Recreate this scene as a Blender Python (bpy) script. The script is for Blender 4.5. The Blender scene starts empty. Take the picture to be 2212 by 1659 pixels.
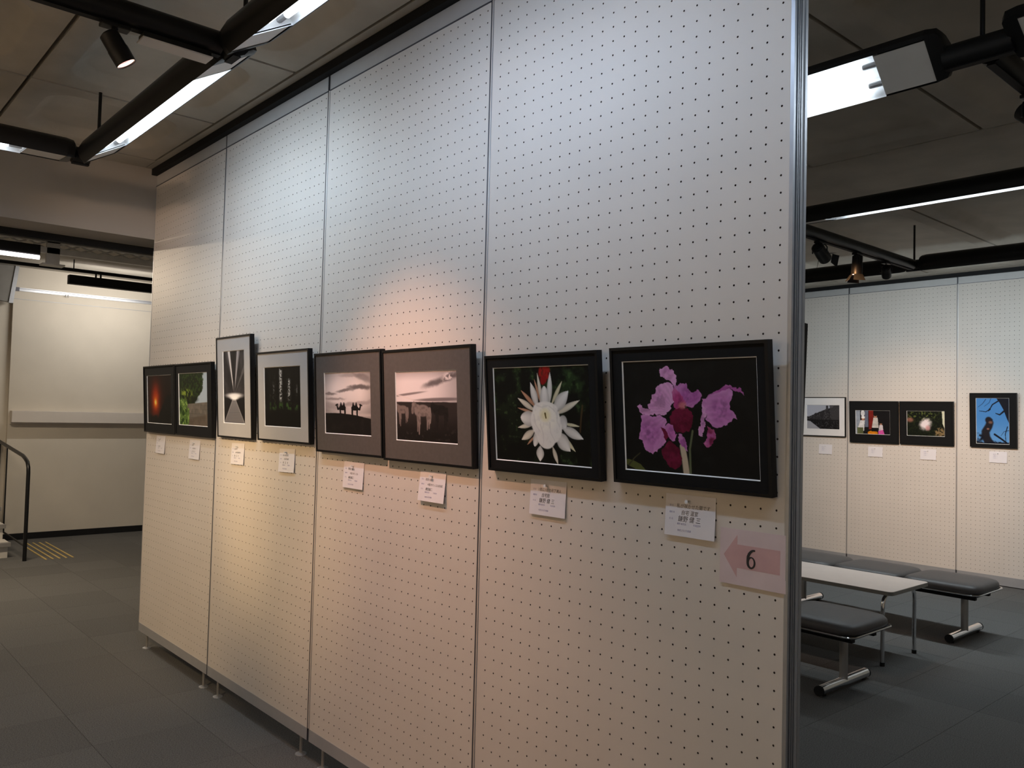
import bpy, bmesh, math, random
import numpy as np
from mathutils import Vector, Matrix

random.seed(7)
rng = np.random.default_rng(7)
C = bpy.context.scene.collection
PI = math.pi

# ------------------------------------------------------------------ camera, world, exposure
sc = bpy.context.scene
FPX = 1787.84
yaw, pitch, roll = 0.72409, 0.03591, 0.025056
cam_loc = Vector((5.8910, -1.8884, 1.63))
fwd = Vector((-math.cos(yaw) * math.cos(pitch), math.sin(yaw) * math.cos(pitch), math.sin(pitch)))
rt = Vector((math.sin(yaw), math.cos(yaw), 0))
upv = rt.cross(fwd)
rt2 = math.cos(roll) * rt + math.sin(roll) * upv
up2 = -math.sin(roll) * rt + math.cos(roll) * upv
cd = bpy.data.cameras.new('camera')
cd.sensor_width = 36.0
cd.lens = FPX / 2212 * 36.0
cd.clip_start = 0.05
cam = bpy.data.objects.new('camera', cd)
C.objects.link(cam)
M = Matrix((rt2, up2, -fwd)).transposed().to_4x4()
M.translation = cam_loc
cam.matrix_world = M
sc.camera = cam

w = bpy.data.worlds.new('world')
sc.world = w
w.use_nodes = True
w.node_tree.nodes['Background'].inputs[0].default_value = (0.75, 0.8, 0.9, 1)
w.node_tree.nodes['Background'].inputs[1].default_value = 0.02

sc.view_settings.view_transform = 'Standard'
sc.view_settings.look = 'None'
sc.view_settings.gamma = 1
sc.view_settings.use_curve_mapping = False
sc.view_settings.exposure = 0.0

# lamp powers in watts per colour channel, by lamp key
LP = {
    'a1': (5.4, 7.2, 9.0), 'a2': (3.4, 4.6, 6.6), 'a3': (2.0, 3.2, 4.6), 'x2': (2.2, 2.5, 3.2), 'b': (4.2, 4.9, 5.6), 'c': (0.8, 1.0, 1.2), 'd': (30.0, 34.5, 37.0),
    'el': (32.0, 25.0, 18.0), 'er': (42.0, 34.0, 25.0), 'cw': (7.0, 5.5, 4.0), 'pink': (100.0, 54.0, 35.0), 'yel': (222.0, 145.0, 66.0), 'sun': (262.0, 180.0, 95.0),
    'p1': (58.0, 56.0, 56.0), 'bm': (110.0, 76.0, 52.0), 'fw': (90.0, 46.0, 20.0), 'tab': (34.0, 25.0, 20.0), 'fj': (150.0, 84.0, 36.0), 'rs': (18.0, 14.0, 10.0),
    'lb': (15.5, 14.8, 13.8), 'lf': (74.0, 61.0, 45.0),
}


# ------------------------------------------------------------------ materials
def lin(c):
    return tuple((x / 12.92 if x <= 0.04045 else ((x + 0.055) / 1.055) ** 2.4) for x in c)


def s255(r, g, b):
    return lin((r / 255, g / 255, b / 255))


def mat(name, col, rough=0.6, metal=0.0, var=0.06, scale=12.0, bump=0.0, bscale=60.0, coat=0.0, spec=0.5):
    m = bpy.data.materials.new(name)
    m.use_nodes = True
    nt = m.node_tree
    b = nt.nodes['Principled BSDF']
    b.inputs['Roughness'].default_value = rough
    b.inputs['Metallic'].default_value = metal
    b.inputs['Specular IOR Level'].default_value = spec
    b.inputs['Coat Weight'].default_value = coat
    tc = nt.nodes.new('ShaderNodeTexCoord')
    nz = nt.nodes.new('ShaderNodeTexNoise')
    nz.inputs['Scale'].default_value = scale
    nz.inputs['Detail'].default_value = 4
    nt.links.new(tc.outputs['Object'], nz.inputs['Vector'])
    rmp = nt.nodes.new('ShaderNodeValToRGB')
    rmp.color_ramp.elements[0].position = 0.3
    rmp.color_ramp.elements[1].position = 0.7
    rmp.color_ramp.elements[0].color = tuple(x * (1 - var) for x in col) + (1,)
    rmp.color_ramp.elements[1].color = tuple(min(1, x * (1 + var)) for x in col) + (1,)
    nt.links.new(nz.outputs['Fac'], rmp.inputs[0])
    nt.links.new(rmp.outputs[0], b.inputs['Base Color'])
    if bump > 0:
        n2 = nt.nodes.new('ShaderNodeTexNoise')
        n2.inputs['Scale'].default_value = bscale
        n2.inputs['Detail'].default_value = 3
        nt.links.new(tc.outputs['Object'], n2.inputs['Vector'])
        bp = nt.nodes.new('ShaderNodeBump')
        bp.inputs['Strength'].default_value = bump
        bp.inputs['Distance'].default_value = 0.004
        nt.links.new(n2.outputs['Fac'], bp.inputs['Height'])
        nt.links.new(bp.outputs[0], b.inputs['Normal'])
    return m


def emis(name, col, strength):
    m = bpy.data.materials.new(name)
    m.use_nodes = True
    nt = m.node_tree
    b = nt.nodes['Principled BSDF']
    b.inputs['Base Color'].default_value = (*col, 1)
    b.inputs['Emission Color'].default_value = (*col, 1)
    b.inputs['Emission Strength'].default_value = strength
    return m


def carpet_mat():
    m = bpy.data.materials.new('carpet')
    m.use_nodes = True
    nt = m.node_tree
    b = nt.nodes['Principled BSDF']
    b.inputs['Roughness'].default_value = 0.95
    b.inputs['Specular IOR Level'].default_value = 0.1
    tc = nt.nodes.new('ShaderNodeTexCoord')
    nz = nt.nodes.new('ShaderNodeTexNoise')
    nz.inputs['Scale'].default_value = 170
    nz.inputs['Detail'].default_value = 3
    nt.links.new(tc.outputs['Object'], nz.inputs['Vector'])
    oi = nt.nodes.new('ShaderNodeObjectInfo')
    rmp = nt.nodes.new('ShaderNodeValToRGB')
    rmp.color_ramp.elements[0].position = 0.3
    rmp.color_ramp.elements[1].position = 0.72
    rmp.color_ramp.elements[0].color = (0.072, 0.070, 0.067, 1)
    rmp.color_ramp.elements[1].color = (0.165, 0.160, 0.153, 1)
    nt.links.new(nz.outputs['Fac'], rmp.inputs[0])
    mr = nt.nodes.new('ShaderNodeMapRange')
    mr.inputs['To Min'].default_value = 0.93
    mr.inputs['To Max'].default_value = 1.07
    nt.links.new(oi.outputs['Random'], mr.inputs['Value'])
    mx = nt.nodes.new('ShaderNodeVectorMath')
    mx.operation = 'SCALE'
    nt.links.new(rmp.outputs[0], mx.inputs[0])
    nt.links.new(mr.outputs[0], mx.inputs['Scale'])
    nt.links.new(mx.outputs[0], b.inputs['Base Color'])
    bp = nt.nodes.new('ShaderNodeBump')
    bp.inputs['Strength'].default_value = 0.5
    bp.inputs['Distance'].default_value = 0.003
    nt.links.new(nz.outputs['Fac'], bp.inputs['Height'])
    nt.links.new(bp.outputs[0], b.inputs['Normal'])
    return m


def photo_mat():
    m = bpy.data.materials.new('photo_print')
    m.use_nodes = True
    nt = m.node_tree
    b = nt.nodes['Principled BSDF']
    b.inputs['Roughness'].default_value = 0.45
    b.inputs['Specular IOR Level'].default_value = 0.15
    a = nt.nodes.new('ShaderNodeAttribute')
    a.attribute_name = 'print'
    nt.links.new(a.outputs['Color'], b.inputs['Base Color'])
    return m


MT = dict(
    board=mat('pegboard_paint', (0.66, 0.605, 0.55), 0.55, var=0.025, scale=3, bump=0.05, bscale=90),
    hole=mat('hole_dark', (0.085, 0.062, 0.052), 0.9),
    alu=mat('aluminium', (0.42, 0.43, 0.45), 0.42, 0.75, var=0.04, scale=30),
    aludark=mat('aluminium_groove', (0.10, 0.10, 0.115), 0.5, 0.6),
    rail=mat('grey_rail_paint', (0.36, 0.36, 0.37), 0.5, 0.2, var=0.04),
    header=mat('header_paint', (0.50, 0.49, 0.48), 0.5, 0.1, var=0.03),
    black=mat('black_paint', (0.008, 0.008, 0.0085), 0.38, var=0.1, spec=0.28),
    blackmatt=mat('black_matt', (0.008, 0.008, 0.0085), 0.7, var=0.1, spec=0.25),
    blackgloss=mat('black_gloss', (0.010, 0.010, 0.011), 0.16, var=0.05),
    white=mat('white_enamel', (0.62, 0.60, 0.57), 0.5, var=0.02),
    refl=mat('reflector_white', (0.88, 0.89, 0.9), 0.3, var=0.01),
    concrete=mat('concrete_ceiling', (0.46, 0.425, 0.365), 0.9, var=0.10, scale=4, bump=0.2, bscale=50),
    joint=mat('dark_joint', (0.05, 0.047, 0.043), 0.9),
    beam=mat('beam_paint', (0.40, 0.375, 0.345), 0.85, var=0.04, scale=2, bump=0.08, bscale=60),
    wall=mat('cream_wall', (0.60, 0.545, 0.46), 0.85, var=0.03, scale=3, bump=0.1, bscale=80),
    shelf=mat('cream_board', (0.60, 0.55, 0.50), 0.6, var=0.02),
    carpet=carpet_mat(),
    slab=mat('floor_slab', (0.08, 0.08, 0.08), 0.95),
    paper=mat('card_paper', (0.76, 0.73, 0.755), 0.75, var=0.012, scale=20),
    pinkpaper=mat('pink_sheet', (0.66, 0.54, 0.55), 0.7, var=0.05, scale=14),
    pinkink=mat('pink_arrow_ink', (0.58, 0.36, 0.36), 0.7, var=0.05, scale=20),
    ink=mat('black_ink', (0.02, 0.018, 0.02), 0.6),
    penink=mat('pen_ink', (0.05, 0.045, 0.05), 0.6),
    blueink=mat('blue_ink', (0.30, 0.29, 0.46), 0.6),
    clear=mat('clear_pin_plastic', (0.75, 0.75, 0.76), 0.08, coat=0.6),
    steel=mat('pin_steel', (0.6, 0.6, 0.6), 0.25, 1.0),
    frame=mat('black_frame', (0.006, 0.006, 0.0065), 0.4, var=0.08, spec=0.22),
    matblack=mat('black_mount', (0.0085, 0.0085, 0.0088), 0.8, var=0.06, scale=40, spec=0.15),
    matgrey=mat('pale_grey_mount', (0.41, 0.405, 0.41), 0.85, var=0.02),
    mattaupe=mat('dark_taupe_mount', (0.108, 0.096, 0.089), 0.9, var=0.05, scale=60, spec=0.15),
    matwhite=mat('white_mount', (0.78, 0.76, 0.75), 0.85, var=0.02),
    bevel=mat('white_bevel', (0.85, 0.84, 0.82), 0.7),
    photo=photo_mat(),
    cushion=mat('charcoal_vinyl', (0.055, 0.047, 0.044), 0.5, var=0.08, scale=30, bump=0.08, bscale=160),
    chrome=mat('chrome', (0.75, 0.75, 0.76), 0.14, 1.0, var=0.02),
    legsteel=mat('grey_leg_steel', (0.40, 0.39, 0.38), 0.4, 0.6, var=0.03),
    laminate=mat('table_laminate', (0.58, 0.51, 0.46), 0.4, var=0.03, scale=8),
    edge=mat('table_edge', (0.20, 0.185, 0.16), 0.5),
    yellow=mat('yellow_tactile', (0.50, 0.36, 0.12), 0.6, var=0.1),
    tread=mat('stair_tread', (0.55, 0.52, 0.47), 0.7, var=0.03),
    nosing=mat('stair_nosing', (0.22, 0.21, 0.20), 0.6),
    greywall=mat('grey_soffit', (0.22, 0.21, 0.19), 0.8),
    cable=mat('cable_tray_white', (0.62, 0.61, 0.58), 0.6, 0.2),
    tube=emis('fluorescent_tube', (0.86, 0.94, 1.0), 4.0),
    tubewarm=emis('far_fluorescent_tube', (1.0, 0.92, 0.93), 4.0),
    lens=emis('spot_lens_glow', (1.0, 0.45, 0.45), 1.1),
    lensring=emis('spot_lamp_glow', (1.0, 0.66, 0.50), 2.6),
)


# ------------------------------------------------------------------ mesh helpers
class MB:
    def __init__(s):
        s.v = []; s.f = []; s.mi = []; s.cur = 0

    def add(s, vs, fs):
        o = len(s.v)
        s.v += [tuple(v) for v in vs]
        s.f += [tuple(i + o for i in f) for f in fs]
        s.mi += [s.cur] * len(fs)
        return s

    def box(s, x0, x1, y0, y1, z0, z1, bev=0.0):
        if bev <= 0:
            vs = [(x, y, z) for z in (z0, z1) for y in (y0, y1) for x in (x0, x1)]
            return s.add(vs, [(0, 2, 3, 1), (4, 5, 7, 6), (0, 1, 5, 4), (2, 6, 7, 3), (0, 4, 6, 2), (1, 3, 7, 5)])
        bm = bmesh.new()
        bmesh.ops.create_cube(bm, size=1)
        for v in bm.verts:
            v.co = Vector(((x0 + x1) / 2 + v.co.x * (x1 - x0), (y0 + y1) / 2 + v.co.y * (y1 - y0), (z0 + z1) / 2 + v.co.z * (z1 - z0)))
        bmesh.ops.bevel(bm, geom=list(bm.edges), offset=bev, segments=2, affect='EDGES', profile=0.6)
        s.add([v.co[:] for v in bm.verts], [[v.index for v in f.verts] for f in bm.faces])
        bm.free()
        return s

    def tube(s, pts, r, n=10, caps=True, radii=None):
        P = [Vector(p) for p in pts]
        rings = []
        ref = None
        for i, q in enumerate(P):
            d = ((P[min(i + 1, len(P) - 1)] - q).normalized() + (q - P[max(i - 1, 0)]).normalized()).normalized()
            if ref is None:
                ref = Vector((0, 0, 1)) if abs(d.z) < 0.9 else Vector((1, 0, 0))
            a = d.cross(ref).normalized()
            b = a.cross(d).normalized()
            ref = b
            rr = radii[i] if radii else r
            rings.append([q + rr * (math.cos(2 * PI * k / n) * a + math.sin(2 * PI * k / n) * b) for k in range(n)])
        vs = [v for rg in rings for v in rg]
        fs = []
        for i in range(len(P) - 1):
            for k in range(n):
                fs.append((i * n + k, i * n + (k + 1) % n, (i + 1) * n + (k + 1) % n, (i + 1) * n + k))
        if caps:
            fs.append(tuple(range(n)))
            fs.append(tuple((len(P) - 1) * n + k for k in reversed(range(n))))
        return s.add(vs, fs)

    def prism(s, poly, axis, a0, a1):
        """poly: 2D points; axis 'x': poly=(y,z); 'y': poly=(x,z); 'z': poly=(x,y)"""
        def P(p, a):
            return {'x': (a, p[0], p[1]), 'y': (p[0], a, p[1]), 'z': (p[0], p[1], a)}[axis]
        n = len(poly)
        vs = [P(p, a0) for p in poly] + [P(p, a1) for p in poly]
        fs = [(i, (i + 1) % n, n + (i + 1) % n, n + i) for i in range(n)] + [tuple(reversed(range(n))), tuple(range(n, 2 * n))]
        return s.add(vs, fs)

    def mesh(s, name, mats, smooth=False):
        me = bpy.data.meshes.new(name)
        me.from_pydata(s.v, [], s.f)
        if not isinstance(mats, (list, tuple)):
            mats = [mats]
        for m in mats:
            me.materials.append(m)
        if len(mats) > 1:
            me.polygons.foreach_set('material_index', s.mi)
        bm = bmesh.new(); bm.from_mesh(me)
        bmesh.ops.recalc_face_normals(bm, faces=bm.faces)
        bm.to_mesh(me); bm.free()
        if smooth:
            me.polygons.foreach_set('use_smooth', [True] * len(me.polygons))
            me.set_sharp_from_angle(angle=math.radians(38))
        return me

    def build(s, name, mats, parent=None, smooth=False, loc=(0, 0, 0)):
        return link(name, s.mesh(name, mats, smooth), parent, loc)


def link(name, me, parent=None, loc=(0, 0, 0), rot=(0, 0, 0)):
    o = bpy.data.objects.new(name, me)
    C.objects.link(o)
    o.location = loc
    o.rotation_euler = rot
    if parent is not None:
        o.parent = parent
    return o


def tag(o, label=None, cat=None, group=None, kind=None):
    if label: o['label'] = label
    if cat: o['category'] = cat
    if group: o['group'] = group
    if kind: o['kind'] = kind
    return o


def thing(name, label, cat, loc=(0, 0, 0), rot=(0, 0, 0), group=None):
    o = bpy.data.objects.new(name, None)
    C.objects.link(o)
    o.location = loc
    o.rotation_euler = rot
    o.empty_display_size = 0.1
    return tag(o, label, cat, group)


def struct(o):
    return tag(o, kind='structure')


def copy_tree(o, parent=None):
    c = o.copy()
    C.objects.link(c)
    c.parent = parent
    for ch in list(o.children):
        copy_tree(ch, c)
    return c


# ------------------------------------------------------------------ the setting
X0R, X1R, Y0R, Y1R = -6.9, 9.2, -5.2, 8.2
ZC = 3.25

floor = struct(MB().box(X0R - 0.2, X1R + 0.2, Y0R - 0.2, Y1R + 0.2, -0.12, -0.006).build('floor', MT['slab']))
# carpet tiles, 0.5 m; the 300 that show largest are parts, the rest is one part
T = 0.5


def project(P):
    d = Vector(P) - cam_loc
    z = d.dot(fwd)
    if z < 0.2:
        return None
    return (1106 + FPX * d.dot(rt2) / z, 829.5 - FPX * d.dot(up2) / z, z)


tiles = []
for i in range(int((X1R - X0R) / T) + 1):
    for j in range(int((Y1R - Y0R) / T) + 1):
        x = X0R + (i + 0.5) * T; y = Y0R + (j + 0.5) * T
        q = project((x, y, 0))
        hid = False
        score = -1
        if q and -90 < q[0] < 2300 and 900 < q[1] < 1900:
            if y > 0.3:      # behind the partition: is the line of sight blocked?
                t = (0 - cam_loc.y) / (y - cam_loc.y)
                xx = cam_loc.x + t * (x - cam_loc.x)
                hid = 0.25 < xx < 4.6
            if not hid:
                score = 1 / q[2]
        tiles.append((score, x, y, (i + j) % 2))
tiles.sort(key=lambda a: -a[0])
tile_me = MB().box(-T / 2 + 0.0008, T / 2 - 0.0008, -T / 2 + 0.0008, T / 2 - 0.0008, -0.006, 0.0).mesh('carpet_tile', MT['carpet'])
rest = MB()
for k, (s_, x, y, par) in enumerate(tiles):
    if k < 300 and s_ > 0:
        link('carpet_tile', tile_me, floor, (x, y, 0), (0, 0, PI / 2 * par))
    else:
        rest.box(x - T / 2 + 0.0008, x + T / 2 - 0.0008, y - T / 2 + 0.0008, y + T / 2 - 0.0008, -0.006, 0.0)
tag(rest.build('carpet_tiles_remaining', MT['carpet'], floor), kind='stuff')

ceiling = struct(MB().box(-0.3, X1R + 0.2, Y0R - 0.2, Y1R + 0.2, ZC + 0.13, ZC + 0.25).build('ceiling', MT['joint']))


def coffer_mesh(Lx, Ly, depth=0.055, mx=0.11, my=0.11, r=0.16):
    g = 0.010
    hx, hy = Lx / 2 - g, Ly / 2 - g

    def loop(ax, ay, rr, n=6):
        out = []
        for cx, cy, a0 in ((1, 1, 0), (-1, 1, 90), (-1, -1, 180), (1, -1, 270)):
            for k in range(n + 1):
                a = math.radians(a0 + 90 * k / n)
                out.append((cx * (ax - rr) + rr * math.cos(a), cy * (ay - rr) + rr * math.sin(a)))
        return out
    m = MB()
    L = [(loop(hx, hy, 0.004), 0.12), (loop(hx, hy, 0.004), 0.0), (loop(hx - mx, hy - my, r), 0.0),
         (loop(hx - mx - 0.012, hy - my - 0.012, r - 0.01), 0.008),
         (loop(hx - mx - 0.055, hy - my - 0.055, r - 0.04), depth - 0.008), (loop(hx - mx - 0.075, hy - my - 0.075, r - 0.05), depth)]
    n = len(L[0][0])
    vs = [(x, y, z) for lp, z in L for x, y in lp]
    fs = []
    for a in range(len(L) - 1):
        for k in range(n):
            fs.append((a * n + k, a * n + (k + 1) % n, (a + 1) * n + (k + 1) % n, (a + 1) * n + k))
    fs.append(tuple((len(L) - 1) * n + k for k in range(n)))
    m.add(vs, fs)
    me = m.mesh('ceiling_panel', MT['concrete'])
    me.polygons.foreach_set('use_smooth', [True] * len(me.polygons))
    me.set_sharp_from_angle(angle=math.radians(60))
    return me


rows = [(-5.2, -3.02), (-3.02, -1.02), (-1.02, -0.08), (0.98, 2.99), (4.25, 7.3)]
for (y0, y1) in rows:
    me = coffer_mesh(1.0, y1 - y0)
    for k in range(0, 9):
        x = 0.2165 + k + 0.5
        if x > X1R: continue
        link('ceiling_panel', me, ceiling, (x, (y0 + y1) / 2, ZC))
for (y0, y1) in ((-0.08, 0.98), (2.99, 4.25), (7.3, 8.3)):
    MB().box(0.0, X1R, y0 + 0.004, y1 - 0.004, ZC, ZC + 0.12).build('ceiling_band', MT['concrete'], ceiling)
MB().box(0.0, 0.21, Y0R, -0.08, ZC, ZC + 0.12).build('ceiling_band', MT['concrete'], ceiling)
MB().box(0.0, 0.21, 0.98, 2.99, ZC, ZC + 0.12).build('ceiling_band', MT['concrete'], ceiling)
MB().box(0.0, 0.21, 4.25, 7.3, ZC, ZC + 0.12).build('ceiling_band', MT['concrete'], ceiling)

struct(MB().box(-7.1, -0.3, Y0R - 0.2, Y1R + 0.2, 3.22, 3.55).build('ceiling', MT['concrete']))
struct(MB().box(-0.30, 0.0, Y0R - 0.2, Y1R + 0.2, 2.765, 3.42).build('trim_1', MT['beam']))          # lintel beam
struct(MB().box(-0.36, -0.305, Y0R, Y1R, 2.715, 2.762).build('trim_2', MT['blackmatt']))              # black rail behind the beam

struct(MB().box(X1R, X1R + 0.15, Y0R - 0.2, Y1R + 0.2, 0, 3.4).build('wall_right', MT['wall']))
struct(MB().box(-7.1, X1R, Y0R - 0.15, Y0R, 0, 3.5).build('wall_front', MT['wall']))
struct(MB().box(-7.1, X1R, Y1R, Y1R + 0.15, 0, 3.5).build('wall_back', MT['wall']))
struct(MB().box(-5.45, -5.30, 0.13, Y1R, 0, 3.45).build('wall_left', MT['wall']))
struct(MB().box(-5.60, -5.36, Y0R, 0.13, 0, 3.45).build('wall_stair', MT['wall']))
struct(MB().box(-5.302, -5.288, 0.13, 6.0, 0, 0.075).build('baseboard_left', MT['blackmatt']))
struct(MB().box(-5.302, -5.297, 0.13, 6.0, 2.837, 2.843).build('trim_3', MT['rail']))


# ------------------------------------------------------------------ pegboard partitions
HP = 0.0448


def pegboard(width, z0, z1, xoff=0.051, nx=26, ztop=3.106, nz=66, r=0.0030, depth=0.006):
    """front faces -Y at y=0; holes are real recesses"""
    vs = []; fs = []; mi = []
    xs = [xoff + (i - 0.5) * HP for i in range(nx + 1)]
    zs = [ztop - (j - 0.5) * HP for j in range(nz + 1)]
    gx0, gx1, gz1, gz0 = xs[0], xs[-1], zs[0], zs[-1]
    gv = {}
    for i, x in enumerate(xs):
        for j, z in enumerate(zs):
            gv[i, j] = len(vs); vs.append((x, 0, z))
    oct_ = [(math.cos(math.radians(22.5 + 45 * k)), math.sin(math.radians(22.5 + 45 * k))) for k in range(8)]
    for i in range(nx):
        for j in range(nz):
            cx = xs[i] + HP / 2; cz = zs[j] - HP / 2
            o = len(vs)
            vs += [(cx + r * a, 0, cz + r * b) for a, b in oct_]
            vs += [(cx + r * a, depth, cz + r * b) for a, b in oct_]
            TL, TR, BL, BR = gv[i, j], gv[i + 1, j], gv[i, j + 1], gv[i + 1, j + 1]
            fs += [(TR, o + 1, o + 0), (TL, o + 3, o + 2), (BL, o + 5, o + 4), (BR, o + 7, o + 6),
                   (TR, TL, o + 2, o + 1), (TL, BL, o + 4, o + 3), (BL, BR, o + 6, o + 5), (BR, TR, o + 0, o + 7)]
            mi += [0] * 8
            fs += [(o + k, o + (k + 1) % 8, o + 8 + (k + 1) % 8, o + 8 + k) for k in range(8)]
            fs.append(tuple(o + 8 + k for k in range(8)))
            mi += [1] * 9
    o = len(vs)
    vs += [(0, 0, z0), (width, 0, z0), (width, 0, z1), (0, 0, z1), (gx0, 0, gz0), (gx1, 0, gz0), (gx1, 0, gz1), (gx0, 0, gz1)]
    fs += [(o, o + 1, o + 5, o + 4), (o + 1, o + 2, o + 6, o + 5), (o + 2, o + 3, o + 7, o + 6), (o + 3, o, o + 4, o + 7)]
    mi += [0] * 4
    me = bpy.data.meshes.new('pegboard')
    me.from_pydata(vs, [], fs)
    me.materials.append(MT['board']); me.materials.append(MT['hole'])
    me.polygons.foreach_set('material_index', mi)
    return me


ZB, ZT, ZR, ZH = 0.158, 3.136, 0.103, 3.206
TH = 0.055
PW = 1.2
peg_front = pegboard(PW, ZB, ZT)
for f in peg_front.polygons:
    pass
# make sure the front faces look to -Y
_bm = bmesh.new(); _bm.from_mesh(peg_front)
bmesh.ops.recalc_face_normals(_bm, faces=_bm.faces)
_s = sum(f.normal.y * f.calc_area() for f in _bm.faces)
if _s > 0:
    bmesh.ops.reverse_faces(_bm, faces=_bm.faces)
_bm.to_mesh(peg_front); _bm.free()


def partition(x, y, label, gl, gr, group, zoff=0.0, back=True, low=None):
    t = thing('partition_panel', label, 'partition', (x, y, 0), group=group)
    link('pegboard', peg_front, t, (0, 0, zoff))
    if back:
        link('pegboard', peg_front, t, (PW, TH, zoff), (0, 0, PI))
    MB().box(gl + 0.006, PW - gr - 0.006, 0.0065, TH - 0.0065, ZB + zoff, ZT + zoff).build('core', MT['aludark'], t)
    # edge profiles
    for a, b, mm in ((gl, gl + 0.0035, 'alu'), (PW - gr - 0.005, PW - gr, 'aludark')):
        MB().box(a, b, -0.0015, TH + 0.0015, ZR + zoff, ZH + zoff).build('edge_profile', MT[mm if PW * 3 - 0.1 > x or mm == 'alu' else 'alu'], t)
    MB().box(gl + 0.006, PW - gr - 0.006, -0.0015, TH + 0.0015, ZT + zoff, ZH + zoff).build('top_rail', MT['header'], t)
    MB().box(gl + 0.006, PW - gr - 0.006, -0.004, TH + 0.004, ZT - 0.004 + zoff, ZT + zoff).build('top_bead', MT['aludark'], t)
    MB().box(gl + 0.006, PW - gr - 0.006, -0.0015, TH + 0.0015, (ZR + zoff) if low is None else low, ZB + zoff).build('bottom_rail', MT['rail'], t)
    for fx in (0.095, PW - 0.115) if low is None else ():
        ft = MB().tube([(fx, TH / 2, 0.0055), (fx, TH / 2, ZR + zoff + 0.002)], 0.0075, 8).build('levelling_foot', MT['legsteel'], t, True)
        MB().tube([(fx, TH / 2, 0.0), (fx, TH / 2, 0.004), (fx, TH / 2, 0.008)], 0.027, 16, radii=[0.027, 0.026, 0.010]).build('foot_plate', MT['alu'], ft, True)
        MB().tube([(fx, TH / 2, ZR + zoff - 0.014), (fx, TH / 2, ZR + zoff)], 0.012, 6).build('lock_nut', MT['legsteel'], ft)
    return t


labs = ['tall cream pegboard partition panel carrying the sunset and garden photographs, at the beam end',
        'tall cream pegboard partition panel carrying the white-mounted tunnel and forest photographs',
        'tall cream pegboard partition panel carrying the camel and horse photographs',
        'tall cream pegboard partition panel carrying the white cactus flower and pink orchid photographs']
gaps = [(0.0, 0.002), (0.002, 0.0055), (0.0055, 0.0035), (0.0035, 0.0)]
for k in range(4):
    partition(k * PW, 0.0, labs[k], gaps[k][0], gaps[k][1], 'pegboard partition panels')
# end profile with grooves
ep = thing('partition_end_post', 'grooved aluminium end post closing the partition beside the orchid photograph', 'post', (4.8, 0, 0))
MB().box(0.0, 0.002, -0.004, TH + 0.004, 0.05, ZH).build('post_core', MT['alu'], ep)
for a, b in ((-0.005, 0.004), (0.013, 0.0165), (0.0215, 0.025), (0.031, 0.0365), (0.049, 0.0605)):
    MB().box(0.002, 0.0075, a, b, 0.05, ZH).build('post_rib', MT['alu'], ep)
for a, b in ((0.004, 0.013), (0.0165, 0.0215), (0.025, 0.031)):
    MB().box(0.002, 0.0030, a, b, 0.05, ZH).build('post_groove', MT['aludark'], ep)
MB().box(0.002, 0.0050, 0.0365, 0.049, 0.05, ZH).build('post_web', MT['rail'], ep)
MB().tube([(0.003, 0.0275, 0.0), (0.003, 0.0275, 0.006), (0.003, 0.0275, 0.012), (0.003, 0.0275, 0.051)], 0.02, 12, radii=[0.024, 0.024, 0.009, 0.009]).build('levelling_foot', MT['legsteel'], ep, True)

struct(MB().box(0.0, 4.83, -0.035, TH + 0.035, ZH + 0.002, ZC + 0.002).build('trim_4', MT['blackmatt']))
# back wall panels
YB = 7.50
blabs = ['far cream pegboard panel hidden mostly by the grooved end post, bare',
         'far cream pegboard panel carrying the white-mounted street photograph',
         'far cream pegboard panel carrying the two black-mounted photographs side by side',
         'far cream pegboard panel carrying the portrait photograph with a bare blue-sky tree',
         'far cream pegboard panel beside the blue-sky tree panel, bare']
for k in range(5):
    partition(1.235 + (k - 2) * PW, YB, blabs[k], 0.002, 0.003, 'far pegboard panels', -0.06, back=False, low=0.008).scale.z = 1.02
struct(MB().box(-1.2, 6.1, YB - 0.03, YB + 0.09, (ZH - 0.06) * 1.02 + 0.001, ZC + 0.0).build('trim_5', MT['blackmatt']))


# ------------------------------------------------------------------ photographs (flat prints painted per vertex)
def noise(U, V, sx, sy, seed, oct=3):
    r = np.random.default_rng(seed)
    out = np.zeros_like(U); amp = 1.0; tot = 0
    for o in range(oct):
        nx, ny = max(2, int(sx * 2 ** o) + 2), max(2, int(sy * 2 ** o) + 2)
        g = r.random((ny, nx))
        x = U * (nx - 1.001); y = V * (ny - 1.001)
        i = x.astype(int); j = y.astype(int); fx = x - i; fy = y - j
        fx = fx * fx * (3 - 2 * fx); fy = fy * fy * (3 - 2 * fy)
        out += amp * ((g[j, i] * (1 - fx) + g[j, i + 1] * fx) * (1 - fy) + (g[j + 1, i] * (1 - fx) + g[j + 1, i + 1] * fx) * fy)
        tot += amp; amp *= 0.55
    return out / tot


def sst(a, b, x):
    t = np.clip((x - a) / (b - a), 0, 1)
    return t * t * (3 - 2 * t)


def ell(U, V, cx, cy, rx, ry, ang=0.0, soft=0.15):
    c, s = math.cos(ang), math.sin(ang)
    dx = U - cx; dy = V - cy
    d = np.sqrt(((c * dx + s * dy) / rx) ** 2 + ((-s * dx + c * dy) / ry) ** 2)
    return 1 - sst(1 - soft, 1 + soft, d)


def poly(U, V, pts):
    ins = np.zeros(U.shape, bool)
    n = len(pts)
    for i in range(n):
        x0, y0 = pts[i]; x1, y1 = pts[(i + 1) % n]
        cond = ((y0 > V) != (y1 > V))
        with np.errstate(divide='ignore', invalid='ignore'):
            xi = (x1 - x0) * (V - y0) / (y1 - y0 + 1e-12) + x0
        ins ^= cond & (U < xi)
    return ins.astype(float)


def mixc(I, m, c):
    c = np.array(c, float) / 255
    return I * (1 - m[..., None]) + m[..., None] * c


def flat(U, c):
    return np.ones(U.shape + (3,)) * (np.array(c, float) / 255)


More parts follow.
